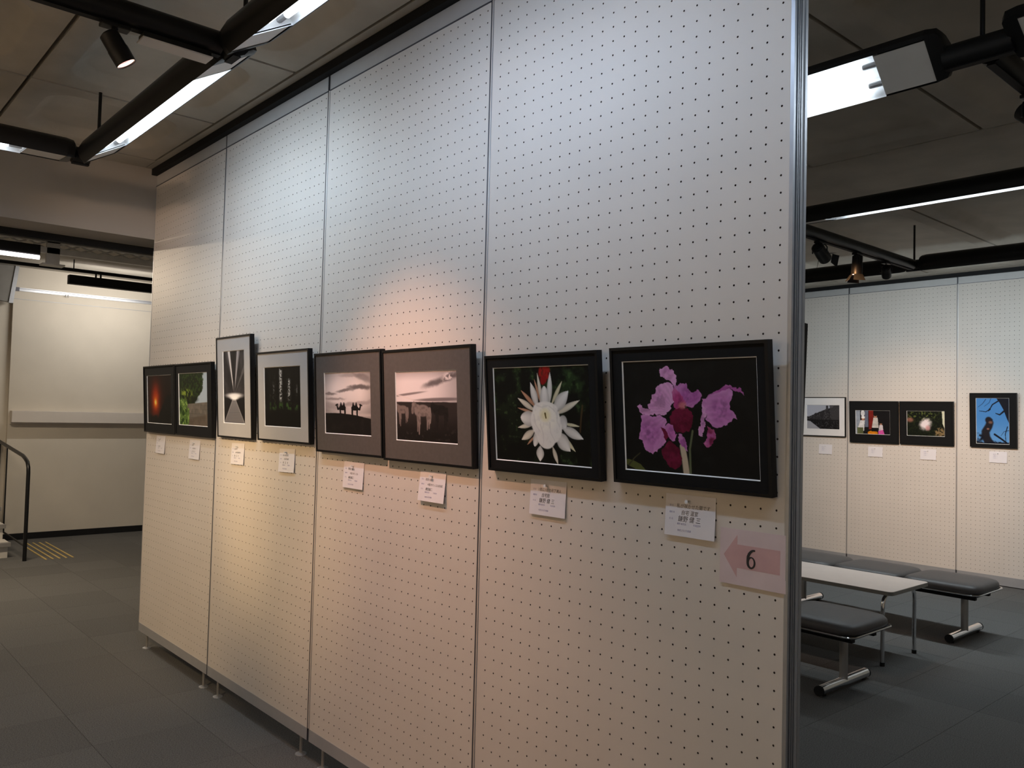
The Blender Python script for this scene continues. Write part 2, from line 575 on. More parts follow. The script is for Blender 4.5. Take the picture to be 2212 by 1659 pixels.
def seg(U, V, pts, w0, w1, asp=1.0):
    """tapered polyline mask; asp = width / height of the picture"""
    m = np.zeros_like(U); n = len(pts) - 1
    for i in range(n):
        x0, y0 = pts[i]; x1, y1 = pts[i + 1]
        dx, dy = (x1 - x0) * asp, y1 - y0
        px, py = (U - x0) * asp, V - y0
        t = np.clip((px * dx + py * dy) / (dx * dx + dy * dy + 1e-12), 0, 1)
        d = np.hypot(px - t * dx, py - t * dy)
        ww = w0 + (w1 - w0) * (i + t) / n
        m = np.maximum(m, 1 - sst(0.75, 1.25, d / ww))
    return m


# every painter: U to the right, V downwards, both 0..1, returns sRGB 0..1
def p_sunset(U, V):
    I = flat(U, (26, 15, 12))
    d = np.hypot((U - 0.34) * 1.4, (V - 0.56) * (1 + 0.0 * U))
    dv = np.hypot((U - 0.34) * 1.45, (V - 0.50) * 0.8)
    I = mixc(I, np.exp(-(dv / 0.36) ** 2) * 0.95, (110, 28, 8))
    I = mixc(I, np.exp(-(dv / 0.20) ** 2) * 0.9, (205, 66, 14))
    I = mixc(I, np.exp(-(d / 0.105) ** 2), (250, 140, 28))
    I = mixc(I, np.exp(-(d / 0.05) ** 2), (255, 236, 130))
    n = noise(U, V, 8, 8, 1)
    hill = sst(0.0, 0.10, V - (0.80 - 0.42 * sst(0.42, 0.85, U) + 0.10 * (n - 0.5)))
    I = mixc(I, hill * (1 - 0.75 * np.exp(-(d / 0.16) ** 2)), (9, 8, 8))
    return I * (0.9 + 0.2 * n[..., None])


def p_garden(U, V):
    n = noise(U, V, 14, 12, 2, 4); n2 = noise(U, V, 30, 24, 3, 2); n3 = noise(U, V, 6, 5, 4, 3)
    I = flat(U, (172, 186, 198))
    tree = sst(-0.03, 0.03, (0.86 - 0.30 * sst(0.25, 0.62, V)) + 0.16 * (n - 0.5) - U) * (V < 0.66)
    I = mixc(I, tree, (26, 36, 18))
    I = mixc(I, tree * sst(0.5, 0.66, n2) * 0.6, (60, 86, 36))
    I = mixc(I, ell(U, V, 0.28, 0.42, 0.22, 0.12, 0.2, 0.5) * sst(0.35, 0.6, n) * 0.9, (146, 168, 62))
    I = mixc(I, ell(U, V, 0.42, 0.50, 0.24, 0.07, 0, 0.4) * 0.7, (16, 20, 12))
    wallm = sst(0.0, 0.02, V - (0.60 - 0.06 * U))
    I = mixc(I, wallm, (104, 98, 90))
    br = ((np.floor(V * 13) * 0.37 + U * 8) % 1 < 0.06) | ((V * 13) % 1 < 0.09)
    I = mixc(I, wallm * br * 0.5, (70, 64, 60))
    I = mixc(I, wallm * sst(0.45, 0.65, n3) * 0.4, (142, 132, 118))
    I = mixc(I, sst(0, 0.05, V - (0.9 - 0.15 * U)) * 0.5, (80, 66, 54))
    bush = sst(-0.03, 0.03, 0.32 + 0.25 * (n - 0.5) - U - 0.25 * (0.75 - V).clip(0)) * sst(0.46, 0.54, V)
    I = mixc(I, bush, (82, 112, 50))
    I = mixc(I, bush * sst(0.5, 0.65, n2), (134, 164, 84))
    I = mixc(I, bush * sst(0.55, 0.4, n), (40, 66, 22))
    return I


def p_tunnel(U, V):
    n = noise(U, V, 6, 10, 5, 3)
    I = flat(U, (52, 50, 52)) * (0.6 + 0.8 * n[..., None])
    cx, cy = 0.50, 0.62
    a = np.arctan2(U - cx, cy - V)           # 0 is straight up
    up_ = (V < cy)
    I = mixc(I, up_ * np.exp(-((a + 0.43) / 0.10) ** 2) * 0.4, (140, 136, 138))
    I = mixc(I, up_ * np.exp(-((a) / 0.20) ** 2) * 0.85, (30, 28, 30))
    I = mixc(I, up_ * (np.abs(a + 0.36) < 0.075) * sst(0.02, 0.2, cy - V), (206, 202, 204))
    I = mixc(I, up_ * (np.abs(a - 0.33) < 0.10) * sst(0.02, 0.25, cy - V) * 0.8, (150, 146, 150))
    I = mixc(I, up_ * (np.abs(a - 0.30) < 0.02), (190, 186, 190))
    I = mixc(I, up_ * (np.abs(a + 0.85) < 0.25) * 0.5, (34, 32, 34))
    I = mixc(I, up_ * (np.abs(a - 0.9) < 0.06) * 0.5, (120, 118, 120))
    # road
    low = (V > cy)
    I = mixc(I, low * 1.0, (24, 22, 24))
    w_ = (V - cy) * 1.25
    road = low * (np.abs(U - cx + 0.01) < w_)
    I = mixc(I, road, (112, 110, 114))
    I = mixc(I, road * ((V * 46) % 1 < 0.35) * 0.4, (72, 70, 74))
    I = mixc(I, road * sst(0.7, 0.1, (V - cy) / 0.4) * 0.25, (160, 158, 160))
    I = mixc(I, low * (np.abs(np.abs(U - cx + 0.01) - w_) < 0.02) * 0.7, (150, 148, 150))
    I = mixc(I, ell(U, V, cx, cy, 0.36, 0.035, 0, 0.6), (238, 236, 238))
    I = mixc(I, ell(U, V, cx, cy + 0.03, 0.18, 0.03, 0, 0.6), (250, 250, 250))
    return I


def p_forest(U, V):
    n = noise(U, V, 20, 22, 6, 3); n2 = noise(U, V, 40, 44, 8, 2)
    I = flat(U, (13, 13, 12))
    I = mixc(I, sst(0.55, 0.75, n) * ell(U, V, 0.5, 0.42, 0.5, 0.28, 0, 0.5) * 0.5, (70, 72, 70))
    for cx, wv, a0, a1 in ((0.46, 0.045, 0.0, 0.56), (0.69, 0.032, 0.2, 0.55), (0.26, 0.02, 0.28, 0.5), (0.9, 0.02, 0.3, 0.45)):
        m = np.exp(-((U - cx) / wv) ** 2) * sst(a0 - 0.03, a0 + 0.05, V) * sst(a1 + 0.05, a1 - 0.03, V) * sst(0.36, 0.56, n2)
        I = mixc(I, m * (0.95 if cx < 0.75 and cx > 0.4 else 0.45), (196, 198, 200))
    g = ell(U, V, 0.5, 0.66, 0.62, 0.06, 0, 0.6) * sst(0.38, 0.6, n)
    I = mixc(I, g * 0.85, (58, 92, 42))
    for cx, wv in ((0.08, 0.06), (0.37, 0.045), (0.56, 0.05), (0.79, 0.05), (0.97, 0.05), (0.2, 0.02)):
        I = mixc(I, np.exp(-((U - cx) / wv) ** 4) * (V < 0.74), (9, 9, 9))
    I = mixc(I, sst(0.72, 0.78, V), (9, 9, 9))
    return I


def p_camel(U, V):
    n = noise(U, V, 10, 10, 9, 4)
    g = 0.72 + 0.28 * np.exp(-((V - 0.3) / 0.4) ** 2)
    I = flat(U, (236, 224, 222)) * g[..., None]
    d = np.hypot(U - 0.5, V - 0.35)
    I *= (1.02 - 0.42 * sst(0.25, 0.75, d))[..., None]
    def cloud(cx, cy, rx, ry, ang, c, k):
        return ell(U + 0.06 * (n - 0.5), V + 0.05 * (n - 0.5), cx, cy, rx, ry, ang, 0.5) * k, c
    for args in ((0.78, 0.24, 0.24, 0.035, 0.0, (98, 90, 90), 0.9), (0.45, 0.29, 0.18, 0.025, -0.1, (110, 102, 102), 0.8),
                 (0.1, 0.345, 0.14, 0.02, 0, (120, 110, 110), 0.8), (0.2, 0.43, 0.22, 0.02, 0, (140, 128, 128), 0.7),
                 (0.7, 0.50, 0.4, 0.035, -0.1, (150, 138, 138), 0.6), (0.15, 0.55, 0.3, 0.05, 0.1, (150, 138, 138), 0.5),
                 (0.62, 0.05, 0.26, 0.03, 0, (150, 140, 140), 0.6), (0.85, 0.09, 0.18, 0.05, 0.3, (120, 112, 112), 0.7)):
        m, c = cloud(*args); I = mixc(I, m, c)
    I = mixc(I, np.exp(-((V - 0.685) / 0.03) ** 2) * 0.5, (226, 212, 208))
    gr = sst(-0.004, 0.006, V - (0.665 + 0.075 * U - 0.03 * np.sin(U * 3.1) + 0.012 * (n - 0.5)))
    I = mixc(I, gr, (24, 21, 20))
    I = mixc(I, gr * sst(0.5, 0.75, n) * 0.4, (44, 38, 36))
    blk = (20, 17, 17)
    for cx, sgn in ((0.39, -1), (0.66, 1)):
        def P(x, y): return (cx + sgn * x, y)
        body = ell(U, V, cx, 0.575, 0.075, 0.042, 0, 0.1)
        for hx in (-0.035, 0.03):
            body = np.maximum(body, poly(U, V, [P(hx - 0.028, 0.56), P(hx - 0.006, 0.485), P(hx + 0.01, 0.485), P(hx + 0.03, 0.56)]))
        body = np.maximum(body, seg(U, V, [P(0.06, 0.585), P(0.10, 0.595), P(0.118, 0.55), P(0.12, 0.525)], 0.02, 0.012))
        body = np.maximum(body, seg(U, V, [P(0.112, 0.522), P(0.150, 0.535)], 0.016, 0.010))
        for lx in (-0.06, -0.045, 0.045, 0.055):
            body = np.maximum(body, seg(U, V, [P(lx, 0.59), P(lx - 0.004, 0.66), P(lx, 0.715)], 0.013, 0.008))
        I = mixc(I, body, blk)
    return I


def p_horse(U, V):
    n = noise(U, V, 9, 9, 12, 4); n2 = noise(U, V, 26, 26, 13, 3)
    I = flat(U, (228, 216, 218))
    I *= (1.05 - 0.35 * sst(0.2, 0.9, np.hypot(U - 0.35, V - 0.25)))[..., None]
    I = mixc(I, sst(0.15, 0.0, V) * 0.4, (130, 120, 122))
    band = V - (0.34 - 0.30 * U)
    I = mixc(I, sst(0.03, -0.03, np.abs(band + 0.05 * (n - 0.5) - 0.02) - 0.045 * sst(0.0, 0.8, U)) * sst(0.38, 0.6, U) * 0.85, (92, 84, 86))
    I = mixc(I, ell(U, V + 0.05 * (n2 - 0.5), 0.86, 0.10, 0.10, 0.06, -0.6, 0.5) * sst(0.4, 0.6, n2), (226, 214, 214))
    I = mixc(I, ell(U, V, 0.2, 0.325, 0.28, 0.016, -0.12, 0.4) * 0.8, (120, 108, 110))
    I = mixc(I, ell(U, V, 0.15, 0.37, 0.2, 0.012, 0.25, 0.4) * 0.8, (236, 222, 220))
    I = mixc(I, ell(U, V, 0.72, 0.40, 0.36, 0.024, -0.03, 0.4) * 0.85, (112, 102, 104))
    gr = sst(-0.005, 0.008, V - (0.435 + 0.012 * (n - 0.5)))
    I = mixc(I, gr, (50, 43, 42))
    I = mixc(I, gr * sst(0.55, 0.95, V), (27, 23, 22))
    I = mixc(I, gr * sst(0.6, 0.8, n2) * 0.35 * sst(0.7, 0.9, V), (96, 86, 84))

    def horse(cx, by, s, col, dark):
        def P(x, y): return (cx + s * x, by + s * y)
        m = ell(U, V, cx, by, 0.115 * s, 0.085 * s, 0, 0.12)
        m = np.maximum(m, ell(U, V, *P(-0.085, -0.005), 0.06 * s, 0.085 * s, 0, 0.12))
        m = np.maximum(m, seg(U, V, [P(-0.10, -0.03), P(-0.135, -0.075), P(-0.15, -0.085)], 0.045 * s, 0.034 * s))
        m = np.maximum(m, seg(U, V, [P(-0.145, -0.08), P(-0.165, -0.02), P(-0.172, 0.035)], 0.034 * s, 0.018 * s))
        m = np.maximum(m, poly(U, V, [P(-0.155, -0.10), P(-0.148, -0.145), P(-0.135, -0.10)]))
        for lx, ly in ((-0.085, 0.30), (-0.06, 0.34), (0.075, 0.27), (0.105, 0.25)):
            m = np.maximum(m, seg(U, V, [P(lx, 0.05), P(lx + 0.006, ly * 0.55), P(lx + 0.002, ly * 0.6), P(lx - 0.003, ly)], 0.022 * s, 0.008 * s))
        m = np.maximum(m, seg(U, V, [P(0.115, -0.03), P(0.128, 0.06), P(0.118, 0.17)], 0.02 * s, 0.014 * s))
        J = mixc(I, m * 0.95, col)
        return mixc(J, m * sst(0.45, 0.7, n2) * 0.5, dark)
    I = horse(0.74, 0.55, 0.85, (32, 28, 27), (22, 19, 18))
    I = horse(0.11, 0.55, 0.72, (126, 112, 108), (84, 74, 72))
    I = horse(0.45, 0.56, 1.0, (138, 124, 120), (92, 80, 78))
    return I


def p_cactus(U, V):
    n = noise(U, V, 10, 8, 14, 4); n2 = noise(U, V, 36, 26, 15, 2)
    asp = 1.41
    I = flat(U, (10, 12, 10))
    I = mixc(I, sst(0.45, 0.75, n) * 0.75 * (0.35 + 0.65 * sst(0.55, 0.1, V) + 0.2 * sst(0.4, 0.9, U)), (40, 62, 32))
    I = mixc(I, sst(0.62, 0.75, n2) * sst(0.5, 0.7, n) * 0.5, (72, 100, 56))
    I = mixc(I, seg(U, V, [(0.93, 0.4), (0.91, 0.55), (0.90, 0.66)], 0.012, 0.01, asp) * 0.7, (88, 66, 40))
    I = mixc(I, ell(U, V, 0.56, 0.06, 0.06, 0.10, 0.1, 0.2) * (0.6 + 0.4 * sst(0.35, 0.6, n2)), (158, 30, 26))
    I = mixc(I, ell(U, V, 0.55, 0.14, 0.03, 0.05, 0.3, 0.2), (140, 22, 22))
    cx, cy = 0.555, 0.52
    def petal(x0, y0, x1, y1, wd, col, tip=0.3):
        nonlocal I
        dx, dy = (x1 - x0) * asp, y1 - y0
        L = math.hypot(dx, dy)
        px, py = (U - x0) * asp, V - y0
        t = (px * dx + py * dy) / L / L
        q = (-px * dy + py * dx) / L
        prof = wd * np.clip(np.sin(np.clip(t, 0, 1) ** (0.8 + 0.5 * tip) * PI), 0, 1) ** (0.95 if tip > 0 else 0.5)
        m = (t > 0) * (t < 1) * (1 - sst(0.85, 1.05, np.abs(q) / (prof + 1e-6)))
        sh = 1 - 0.16 * sst(0.2, 1.0, np.abs(q) / (prof + 1e-6)) - 0.15 * (1 - np.clip(t, 0, 1))
        cc = np.array(col, float) / 255
        I = I * (1 - m[..., None]) + m[..., None] * cc * sh[..., None]
    cream = (234, 228, 212); wht = (238, 238, 236); tan = (196, 150, 122); gr = (224, 220, 188)
    for a in ((0.52, 0.40, 0.45, 0.12, 0.020, tan), (0.53, 0.40, 0.485, 0.06, 0.026, cream), (0.60, 0.40, 0.62, 0.06, 0.040, wht),
              (0.62, 0.40, 0.74, 0.15, 0.026, gr), (0.47, 0.43, 0.30, 0.24, 0.026, tan), (0.45, 0.46, 0.265, 0.325, 0.034, cream),
              (0.44, 0.48, 0.26, 0.43, 0.016, tan), (0.66, 0.49, 0.905, 0.345, 0.036, cream), (0.73, 0.58, 0.90, 0.605, 0.018, gr),
              (0.72, 0.62, 0.93, 0.73, 0.055, wht), (0.70, 0.68, 0.85, 0.86, 0.030, gr), (0.66, 0.68, 0.80, 0.86, 0.085, wht),
              (0.62, 0.82, 0.67, 1.0, 0.030, cream), (0.49, 0.82, 0.485, 0.985, 0.060, wht), (0.44, 0.66, 0.29, 0.77, 0.044, cream),
              (0.44, 0.72, 0.35, 0.82, 0.014, tan), (0.43, 0.60, 0.255, 0.64, 0.026, cream), (0.48, 0.43, 0.41, 0.16, 0.05, wht),
              (0.64, 0.46, 0.80, 0.25, 0.075, wht)):
        petal(*a)
    for a in ((0.44, 0.55, 0.29, 0.53, 0.085, wht), (0.555, 0.46, 0.555, 0.20, 0.075, wht), (0.70, 0.52, 0.76, 0.63, 0.08, (222, 222, 222)),
              (0.47, 0.68, 0.43, 0.83, 0.05, wht)):
        petal(*a, tip=-0.1)
    body = np.maximum(ell(U, V, 0.555, 0.56, 0.155, 0.20, 0, 0.06), ell(U, V, 0.555, 0.44, 0.13, 0.08, 0, 0.08))
    body = np.maximum(body, ell(U, V, 0.56, 0.72, 0.10, 0.13, 0, 0.06))
    body = np.maximum(body, ell(U, V, 0.645, 0.66, 0.075, 0.13, 0.2, 0.06))
    I = mixc(I, body, (228, 228, 226))
    edge = (ell(U, V, 0.555, 0.52, 0.125, 0.14, 0, 0.3))
    I = mixc(I, edge * 0.5 * body, (246, 245, 232))
    I = mixc(I, body * sst(0.52, 0.72, n2) * 0.18, (190, 190, 190))
    for a in (((0.435, 0.50), (0.45, 0.60), (0.50, 0.68)), ((0.50, 0.60), (0.53, 0.70), (0.53, 0.80)), ((0.60, 0.58), (0.605, 0.68), (0.645, 0.76)),
              ((0.68, 0.46), (0.675, 0.56), (0.70, 0.62)), ((0.47, 0.40), (0.52, 0.42), (0.58, 0.40)), ((0.60, 0.41), (0.64, 0.44), (0.67, 0.48))):
        I = mixc(I, seg(U, V, a, 0.010, 0.004, asp) * 0.20, (168, 168, 172))
    I = mixc(I, ell(U, V, 0.555, 0.50, 0.05, 0.06, 0, 0.6) * 0.6, (232, 226, 170))
    I = mixc(I, seg(U, V, [(0.555, 0.485), (0.562, 0.53)], 0.012, 0.008, asp), (96, 84, 40))
    return I


def p_orchid(U, V):
    n = noise(U, V, 8, 7, 16, 4); n2 = noise(U, V, 30, 22, 17, 3)
    asp = 1.41
    I = flat(U, (15, 16, 16))
    I = mixc(I, sst(0.4, 0.8, n) * 0.35, (30, 32, 31))
    # leaf and stems
    I = mixc(I, poly(U, V, [(0.0, 0.905), (0.05, 0.91), (0.12, 0.945), (0.165, 1.0), (0.09, 1.0), (0.02, 0.965), (0, 0.95)]), (84, 90, 46))
    I = mixc(I, seg(U, V, [(0.02, 0.96), (0.07, 0.89), (0.12, 0.84)], 0.008, 0.004, asp), (62, 60, 40))
    I = mixc(I, seg(U, V, [(0.46, 0.76), (0.475, 0.88), (0.485, 1.0)], 0.03, 0.034, asp), (190, 176, 156))
    I = mixc(I, seg(U, V, [(0.54, 0.62), (0.515, 0.78), (0.515, 1.0)], 0.010, 0.012, asp), (92, 100, 74))
    pk = (196, 124, 192); pk2 = (170, 94, 168); pk3 = (214, 154, 208); mg = (118, 24, 62); dk = (84, 10, 38)
    n3 = noise(U, V, 46, 34, 18, 2); n4 = noise(U, V, 18, 14, 19, 3)

    def blob(pts, c, c2, k=0.4):
        nonlocal I
        uu = U + 0.022 * (n3 - 0.5) + 0.03 * (n4 - 0.5); vv = V + 0.03 * (n2 - 0.5) + 0.04 * (n4[::-1, ::-1] - 0.5)
        m = poly(uu, vv, pts)
        cx = sum(p[0] for p in pts) / len(pts); cy = sum(p[1] for p in pts) / len(pts)
        rx = (max(p[0] for p in pts) - min(p[0] for p in pts)) / 2; ry = (max(p[1] for p in pts) - min(p[1] for p in pts)) / 2
        d = np.hypot((U - cx) / rx, (V - cy) / ry)
        I = mixc(I, m, c)
        I = mixc(I, m * sst(0.42, 0.70, n4) * k, c2)
        I = mixc(I, m * sst(0.45, 1.05, d) * 0.22, (236, 196, 232) if c[0] > 150 else c2)
        sh = (1 - m * 0.20 * sst(0.9, 0.1, d) * sst(0.35, 0.65, n2))
        I = I * sh[..., None]
        return m
    # left lower bloom
    blob([(0.13, 0.49), (0.18, 0.47), (0.22, 0.50), (0.27, 0.49), (0.335, 0.53), (0.345, 0.60), (0.33, 0.72), (0.28, 0.80), (0.23, 0.84), (0.17, 0.815),
          (0.155, 0.77), (0.14, 0.735), (0.11, 0.715), (0.125, 0.66), (0.125, 0.60), (0.14, 0.54)], pk, pk2)
    blob([(0.115, 0.42), (0.145, 0.395), (0.16, 0.43), (0.22, 0.43), (0.27, 0.47), (0.21, 0.49), (0.15, 0.475), (0.12, 0.465)], pk3, pk)
    # main bloom, left petal
    blob([(0.41, 0.22), (0.37, 0.205), (0.30, 0.21), (0.265, 0.245), (0.255, 0.29), (0.235, 0.31), (0.225, 0.37), (0.205, 0.395), (0.21, 0.44),
          (0.24, 0.475), (0.30, 0.50), (0.335, 0.485), (0.37, 0.44), (0.40, 0.36)], pk3, pk)
    # dorsal sepal
    blob([(0.42, 0.225), (0.38, 0.19), (0.31, 0.15), (0.29, 0.105), (0.305, 0.065), (0.345, 0.045), (0.385, 0.055), (0.405, 0.10), (0.425, 0.16)], pk3, pk)
    # right petal
    blob([(0.415, 0.22), (0.46, 0.195), (0.50, 0.205), (0.525, 0.25), (0.555, 0.285), (0.59, 0.265), (0.615, 0.30), (0.60, 0.36), (0.56, 0.41), (0.50, 0.42), (0.45, 0.36)], pk2, pk)
    # lip
    blob([(0.415, 0.24), (0.46, 0.29), (0.50, 0.38), (0.48, 0.45), (0.43, 0.47), (0.40, 0.42), (0.39, 0.33)], (172, 62, 126), (196, 96, 158))
    blob([(0.45, 0.42), (0.39, 0.45), (0.355, 0.50), (0.375, 0.565), (0.42, 0.62), (0.47, 0.645), (0.515, 0.62), (0.545, 0.56), (0.545, 0.49), (0.51, 0.44)], mg, dk, 0.7)
    I = mixc(I, ell(U, V, 0.47, 0.40, 0.03, 0.03, 0, 0.5) * 0.7, (206, 130, 126))
    # lower sepals
    blob([(0.36, 0.56), (0.40, 0.58), (0.42, 0.66), (0.40, 0.72), (0.35, 0.70), (0.33, 0.62)], (196, 110, 184), pk2)
    blob([(0.43, 0.64), (0.465, 0.655), (0.485, 0.74), (0.505, 0.81), (0.47, 0.785), (0.44, 0.73)], pk2, pk3)
    blob([(0.30, 0.60), (0.34, 0.62), (0.35, 0.70), (0.32, 0.71)], mg, dk)
    blob([(0.38, 0.72), (0.335, 0.74), (0.30, 0.80), (0.31, 0.88), (0.35, 0.935), (0.40, 0.965), (0.44, 0.93), (0.455, 0.86), (0.44, 0.77)], mg, dk, 0.7)
    # right bloom
    blob([(0.625, 0.345), (0.70, 0.28), (0.79, 0.245), (0.84, 0.265), (0.825, 0.335), (0.80, 0.39), (0.84, 0.47), (0.855, 0.505), (0.82, 0.51), (0.785, 0.545),
          (0.75, 0.585), (0.70, 0.57), (0.65, 0.52), (0.63, 0.43)], pk, pk2)
    blob([(0.66, 0.315), (0.74, 0.245), (0.84, 0.225), (0.89, 0.255), (0.915, 0.315), (0.885, 0.275), (0.83, 0.25), (0.75, 0.27)], (170, 84, 160), pk2)
    blob([(0.625, 0.36), (0.64, 0.46), (0.635, 0.57), (0.605, 0.66), (0.585, 0.655), (0.60, 0.54)], pk3, pk)
    blob([(0.655, 0.57), (0.70, 0.585), (0.705, 0.67), (0.68, 0.74), (0.645, 0.75), (0.615, 0.72), (0.645, 0.66)], (186, 92, 160), mg, 0.8)
    # vein shading
    vein = (np.sin(34 * np.arctan2(V - 0.45, U - 0.42) + 9 * n4) * 0.5 + 0.5)
    sat = (I[..., 0] - I[..., 1]) > 0.2
    I = I * (1 - 0.06 * (vein * sat)[..., None])
    return I


def p_street(U, V):
    n = noise(U, V, 14, 10, 20, 4); n2 = noise(U, V, 40, 30, 21, 2)
    I = flat(U, (176, 178, 190))
    I *= (1.0 - 0.1 * U)[..., None]
    bl = sst(0, 0.02, V - (0.50 - 0.55 * U + 0.10 * (n - 0.5)))
    I = mixc(I, bl, (44, 42, 44))
    I = mixc(I, bl * sst(0.5, 0.7, n2) * 0.5, (104, 102, 104))
    I = mixc(I, poly(U, V, [(0.60, 0.02), (0.66, 0.02), (0.66, 0.2), (0.60, 0.2)]), (60, 58, 62))
    I = mixc(I, poly(U, V, [(0.70, 0.0), (1, 0.0), (1, 0.62), (0.76, 0.6)]) * 0.8, (66, 64, 66))
    I = mixc(I, sst(0.58, 0.64, V), (26, 25, 26))
    I = mixc(I, sst(0.62, 0.68, V) * sst(0.55, 0.75, n2) * 0.5, (92, 92, 94))
    I = mixc(I, poly(U, V, [(0, 0.66), (0.1, 0.68), (0.42, 1.0), (0, 1.0)]), (158, 158, 164))
    return I


def p_people(U, V):
    n = noise(U, V, 12, 9, 22, 4)
    I = flat(U, (24, 22, 24))
    I = mixc(I, poly(U, V, [(0, 0), (0.13, 0), (0.13, 1), (0, 1)]), (146, 154, 166))
    I = mixc(I, poly(U, V, [(0.27, 0), (0.37, 0), (0.37, 0.7), (0.27, 0.7)]) * 0.8, (120, 128, 150))
    I = mixc(I, poly(U, V, [(0.39, 0), (0.52, 0), (0.52, 0.8), (0.39, 0.8)]), (120, 34, 28))
    def person(cx, top, s, cloth, lean=0.0, hat=None):
        nonlocal I
        I = mixc(I, poly(U, V, [(cx - 0.06 * s, top + 0.17 * s), (cx + 0.07 * s, top + 0.17 * s), (cx + 0.10 * s + lean, top + 0.62 * s), (cx - 0.11 * s + lean, top + 0.62 * s)]), cloth)
        I = mixc(I, ell(U, V, cx - lean * 0.3, top + 0.09 * s, 0.05 * s, 0.09 * s, 0, 0.15), (176, 128, 104))
        I = mixc(I, ell(U, V, cx - lean * 0.3, top + 0.04 * s, 0.055 * s, 0.06 * s, 0, 0.15), hat or (30, 24, 22))
    person(0.20, 0.25, 1.0, (214, 212, 212), -0.06, (224, 222, 220))
    I = mixc(I, poly(U, V, [(0.04, 0.72), (0.22, 0.72), (0.22, 1), (0.04, 1)]), (92, 98, 66))
    I = mixc(I, ell(U, V, 0.21, 0.12, 0.06, 0.14, 0, 0.1), (222, 222, 224))
    person(0.58, 0.14, 0.95, (196, 190, 184))
    person(0.74, 0.48, 0.7, (206, 196, 200))
    I = mixc(I, poly(U, V, [(0.66, 0.86), (0.80, 0.80), (0.84, 1.0), (0.66, 1.0)]), (206, 84, 158))
    I = mixc(I, ell(U, V, 0.50, 0.95, 0.15, 0.10, 0, 0.1), (214, 130, 24))
    I = mixc(I, poly(U, V, [(0.46, 0.72), (0.62, 0.72), (0.62, 0.88), (0.46, 0.88)]), (22, 20, 20))
    return I * (0.85 + 0.3 * n[..., None])


def p_bush(U, V):
    n = noise(U, V, 10, 8, 24, 4); n2 = noise(U, V, 26, 18, 25, 3)
    I = flat(U, (18, 22, 14))
    I = mixc(I, sst(0.5, 0.75, n2) * ell(U, V, 0.3, 0.15, 0.5, 0.2, 0, 0.6) * 0.9, (112, 122, 60))
    I = mixc(I, sst(0.5, 0.7, n2) * 0.35, (58, 70, 34))
    I = mixc(I, ell(U + 0.08 * (n - 0.5), V + 0.1 * (n2 - 0.5), 0.50, 0.52, 0.14, 0.22, 0.2, 0.5), (232, 220, 222))
    I = mixc(I, ell(U, V, 0.56, 0.68, 0.06, 0.10, 0, 0.6) * 0.8, (206, 150, 150))
    I = mixc(I, ell(U, V, 0.08, 0.36, 0.09, 0.09, 0, 0.6) * 0.8, (160, 104, 90))
    I = mixc(I, poly(U, V, [(0.93, 0), (1, 0), (1, 0.7), (0.95, 0.5)]), (206, 206, 180))
    I = mixc(I, ell(U, V, 0.88, 0.86, 0.14, 0.2, 0, 0.3) * sst(0.3, 0.6, n2), (132, 110, 76))
    return I


def p_bluetree(U, V):
    n = noise(U, V, 10, 14, 26, 4)
    I = flat(U, (72, 132, 196))
    I = mixc(I, sst(0.35, 1.0, V) * 0.45, (126, 176, 224))
    asp = 0.69
    blk = (18, 22, 34)
    I = mixc(I, poly(U, V, [(0.62, 0), (1, 0), (1, 0.55), (0.92, 0.42), (0.84, 0.26), (0.72, 0.10)]), blk)
    for pts, a, b in (([(0.70, 0.05), (0.5, 0.14), (0.42, 0.24), (0.30, 0.30), (0.1, 0.28)], 0.014, 0.006), ([(0.42, 0.24), (0.38, 0.28)], 0.02, 0.008),
                      ([(0.85, 0.28), (0.72, 0.36), (0.60, 0.33)], 0.02, 0.008), ([(0.3, 0.02), (0.2, 0.12), (0.05, 0.2)], 0.006, 0.003),
                      ([(0.46, 0.0), (0.4, 0.1), (0.25, 0.18)], 0.005, 0.003), ([(0.56, 0.79), (0.75, 0.88), (0.98, 1.0)], 0.02, 0.016),
                      ([(0.95, 0.62), (0.88, 0.78), (0.9, 0.95)], 0.01, 0.006), ([(1, 0.7), (0.85, 0.72), (0.75, 0.82)], 0.006, 0.003)):
        I = mixc(I, seg(U, V, pts, a, b, asp), blk)
    # gnarled carved stump
    st = seg(U, V, [(0.40, 1.0), (0.30, 0.86), (0.28, 0.74), (0.38, 0.62), (0.42, 0.54), (0.38, 0.48)], 0.09, 0.07, asp)
    st = np.maximum(st, ell(U + 0.1 * (n - 0.5), V + 0.06 * (n - 0.5), 0.40, 0.50, 0.12, 0.07, 0, 0.2))
    I = mixc(I, st, (30, 28, 34))
    I = mixc(I, st * ell(U, V, 0.44, 0.53, 0.06, 0.03, 0, 0.6) * 0.8, (136, 96, 78))
    I = mixc(I, ell(U, V, 0.36, 0.675, 0.04, 0.02, 0, 0.6) * 0.8, (170, 120, 100))
    I = mixc(I, sst(0.0, 0.04, V - (0.93 + 0.12 * (n - 0.5))), blk)
    I = mixc(I, ell(U, V, 0.08, 0.86, 0.14, 0.09, 0, 0.3) * sst(0.35, 0.6, n), blk)
    return I


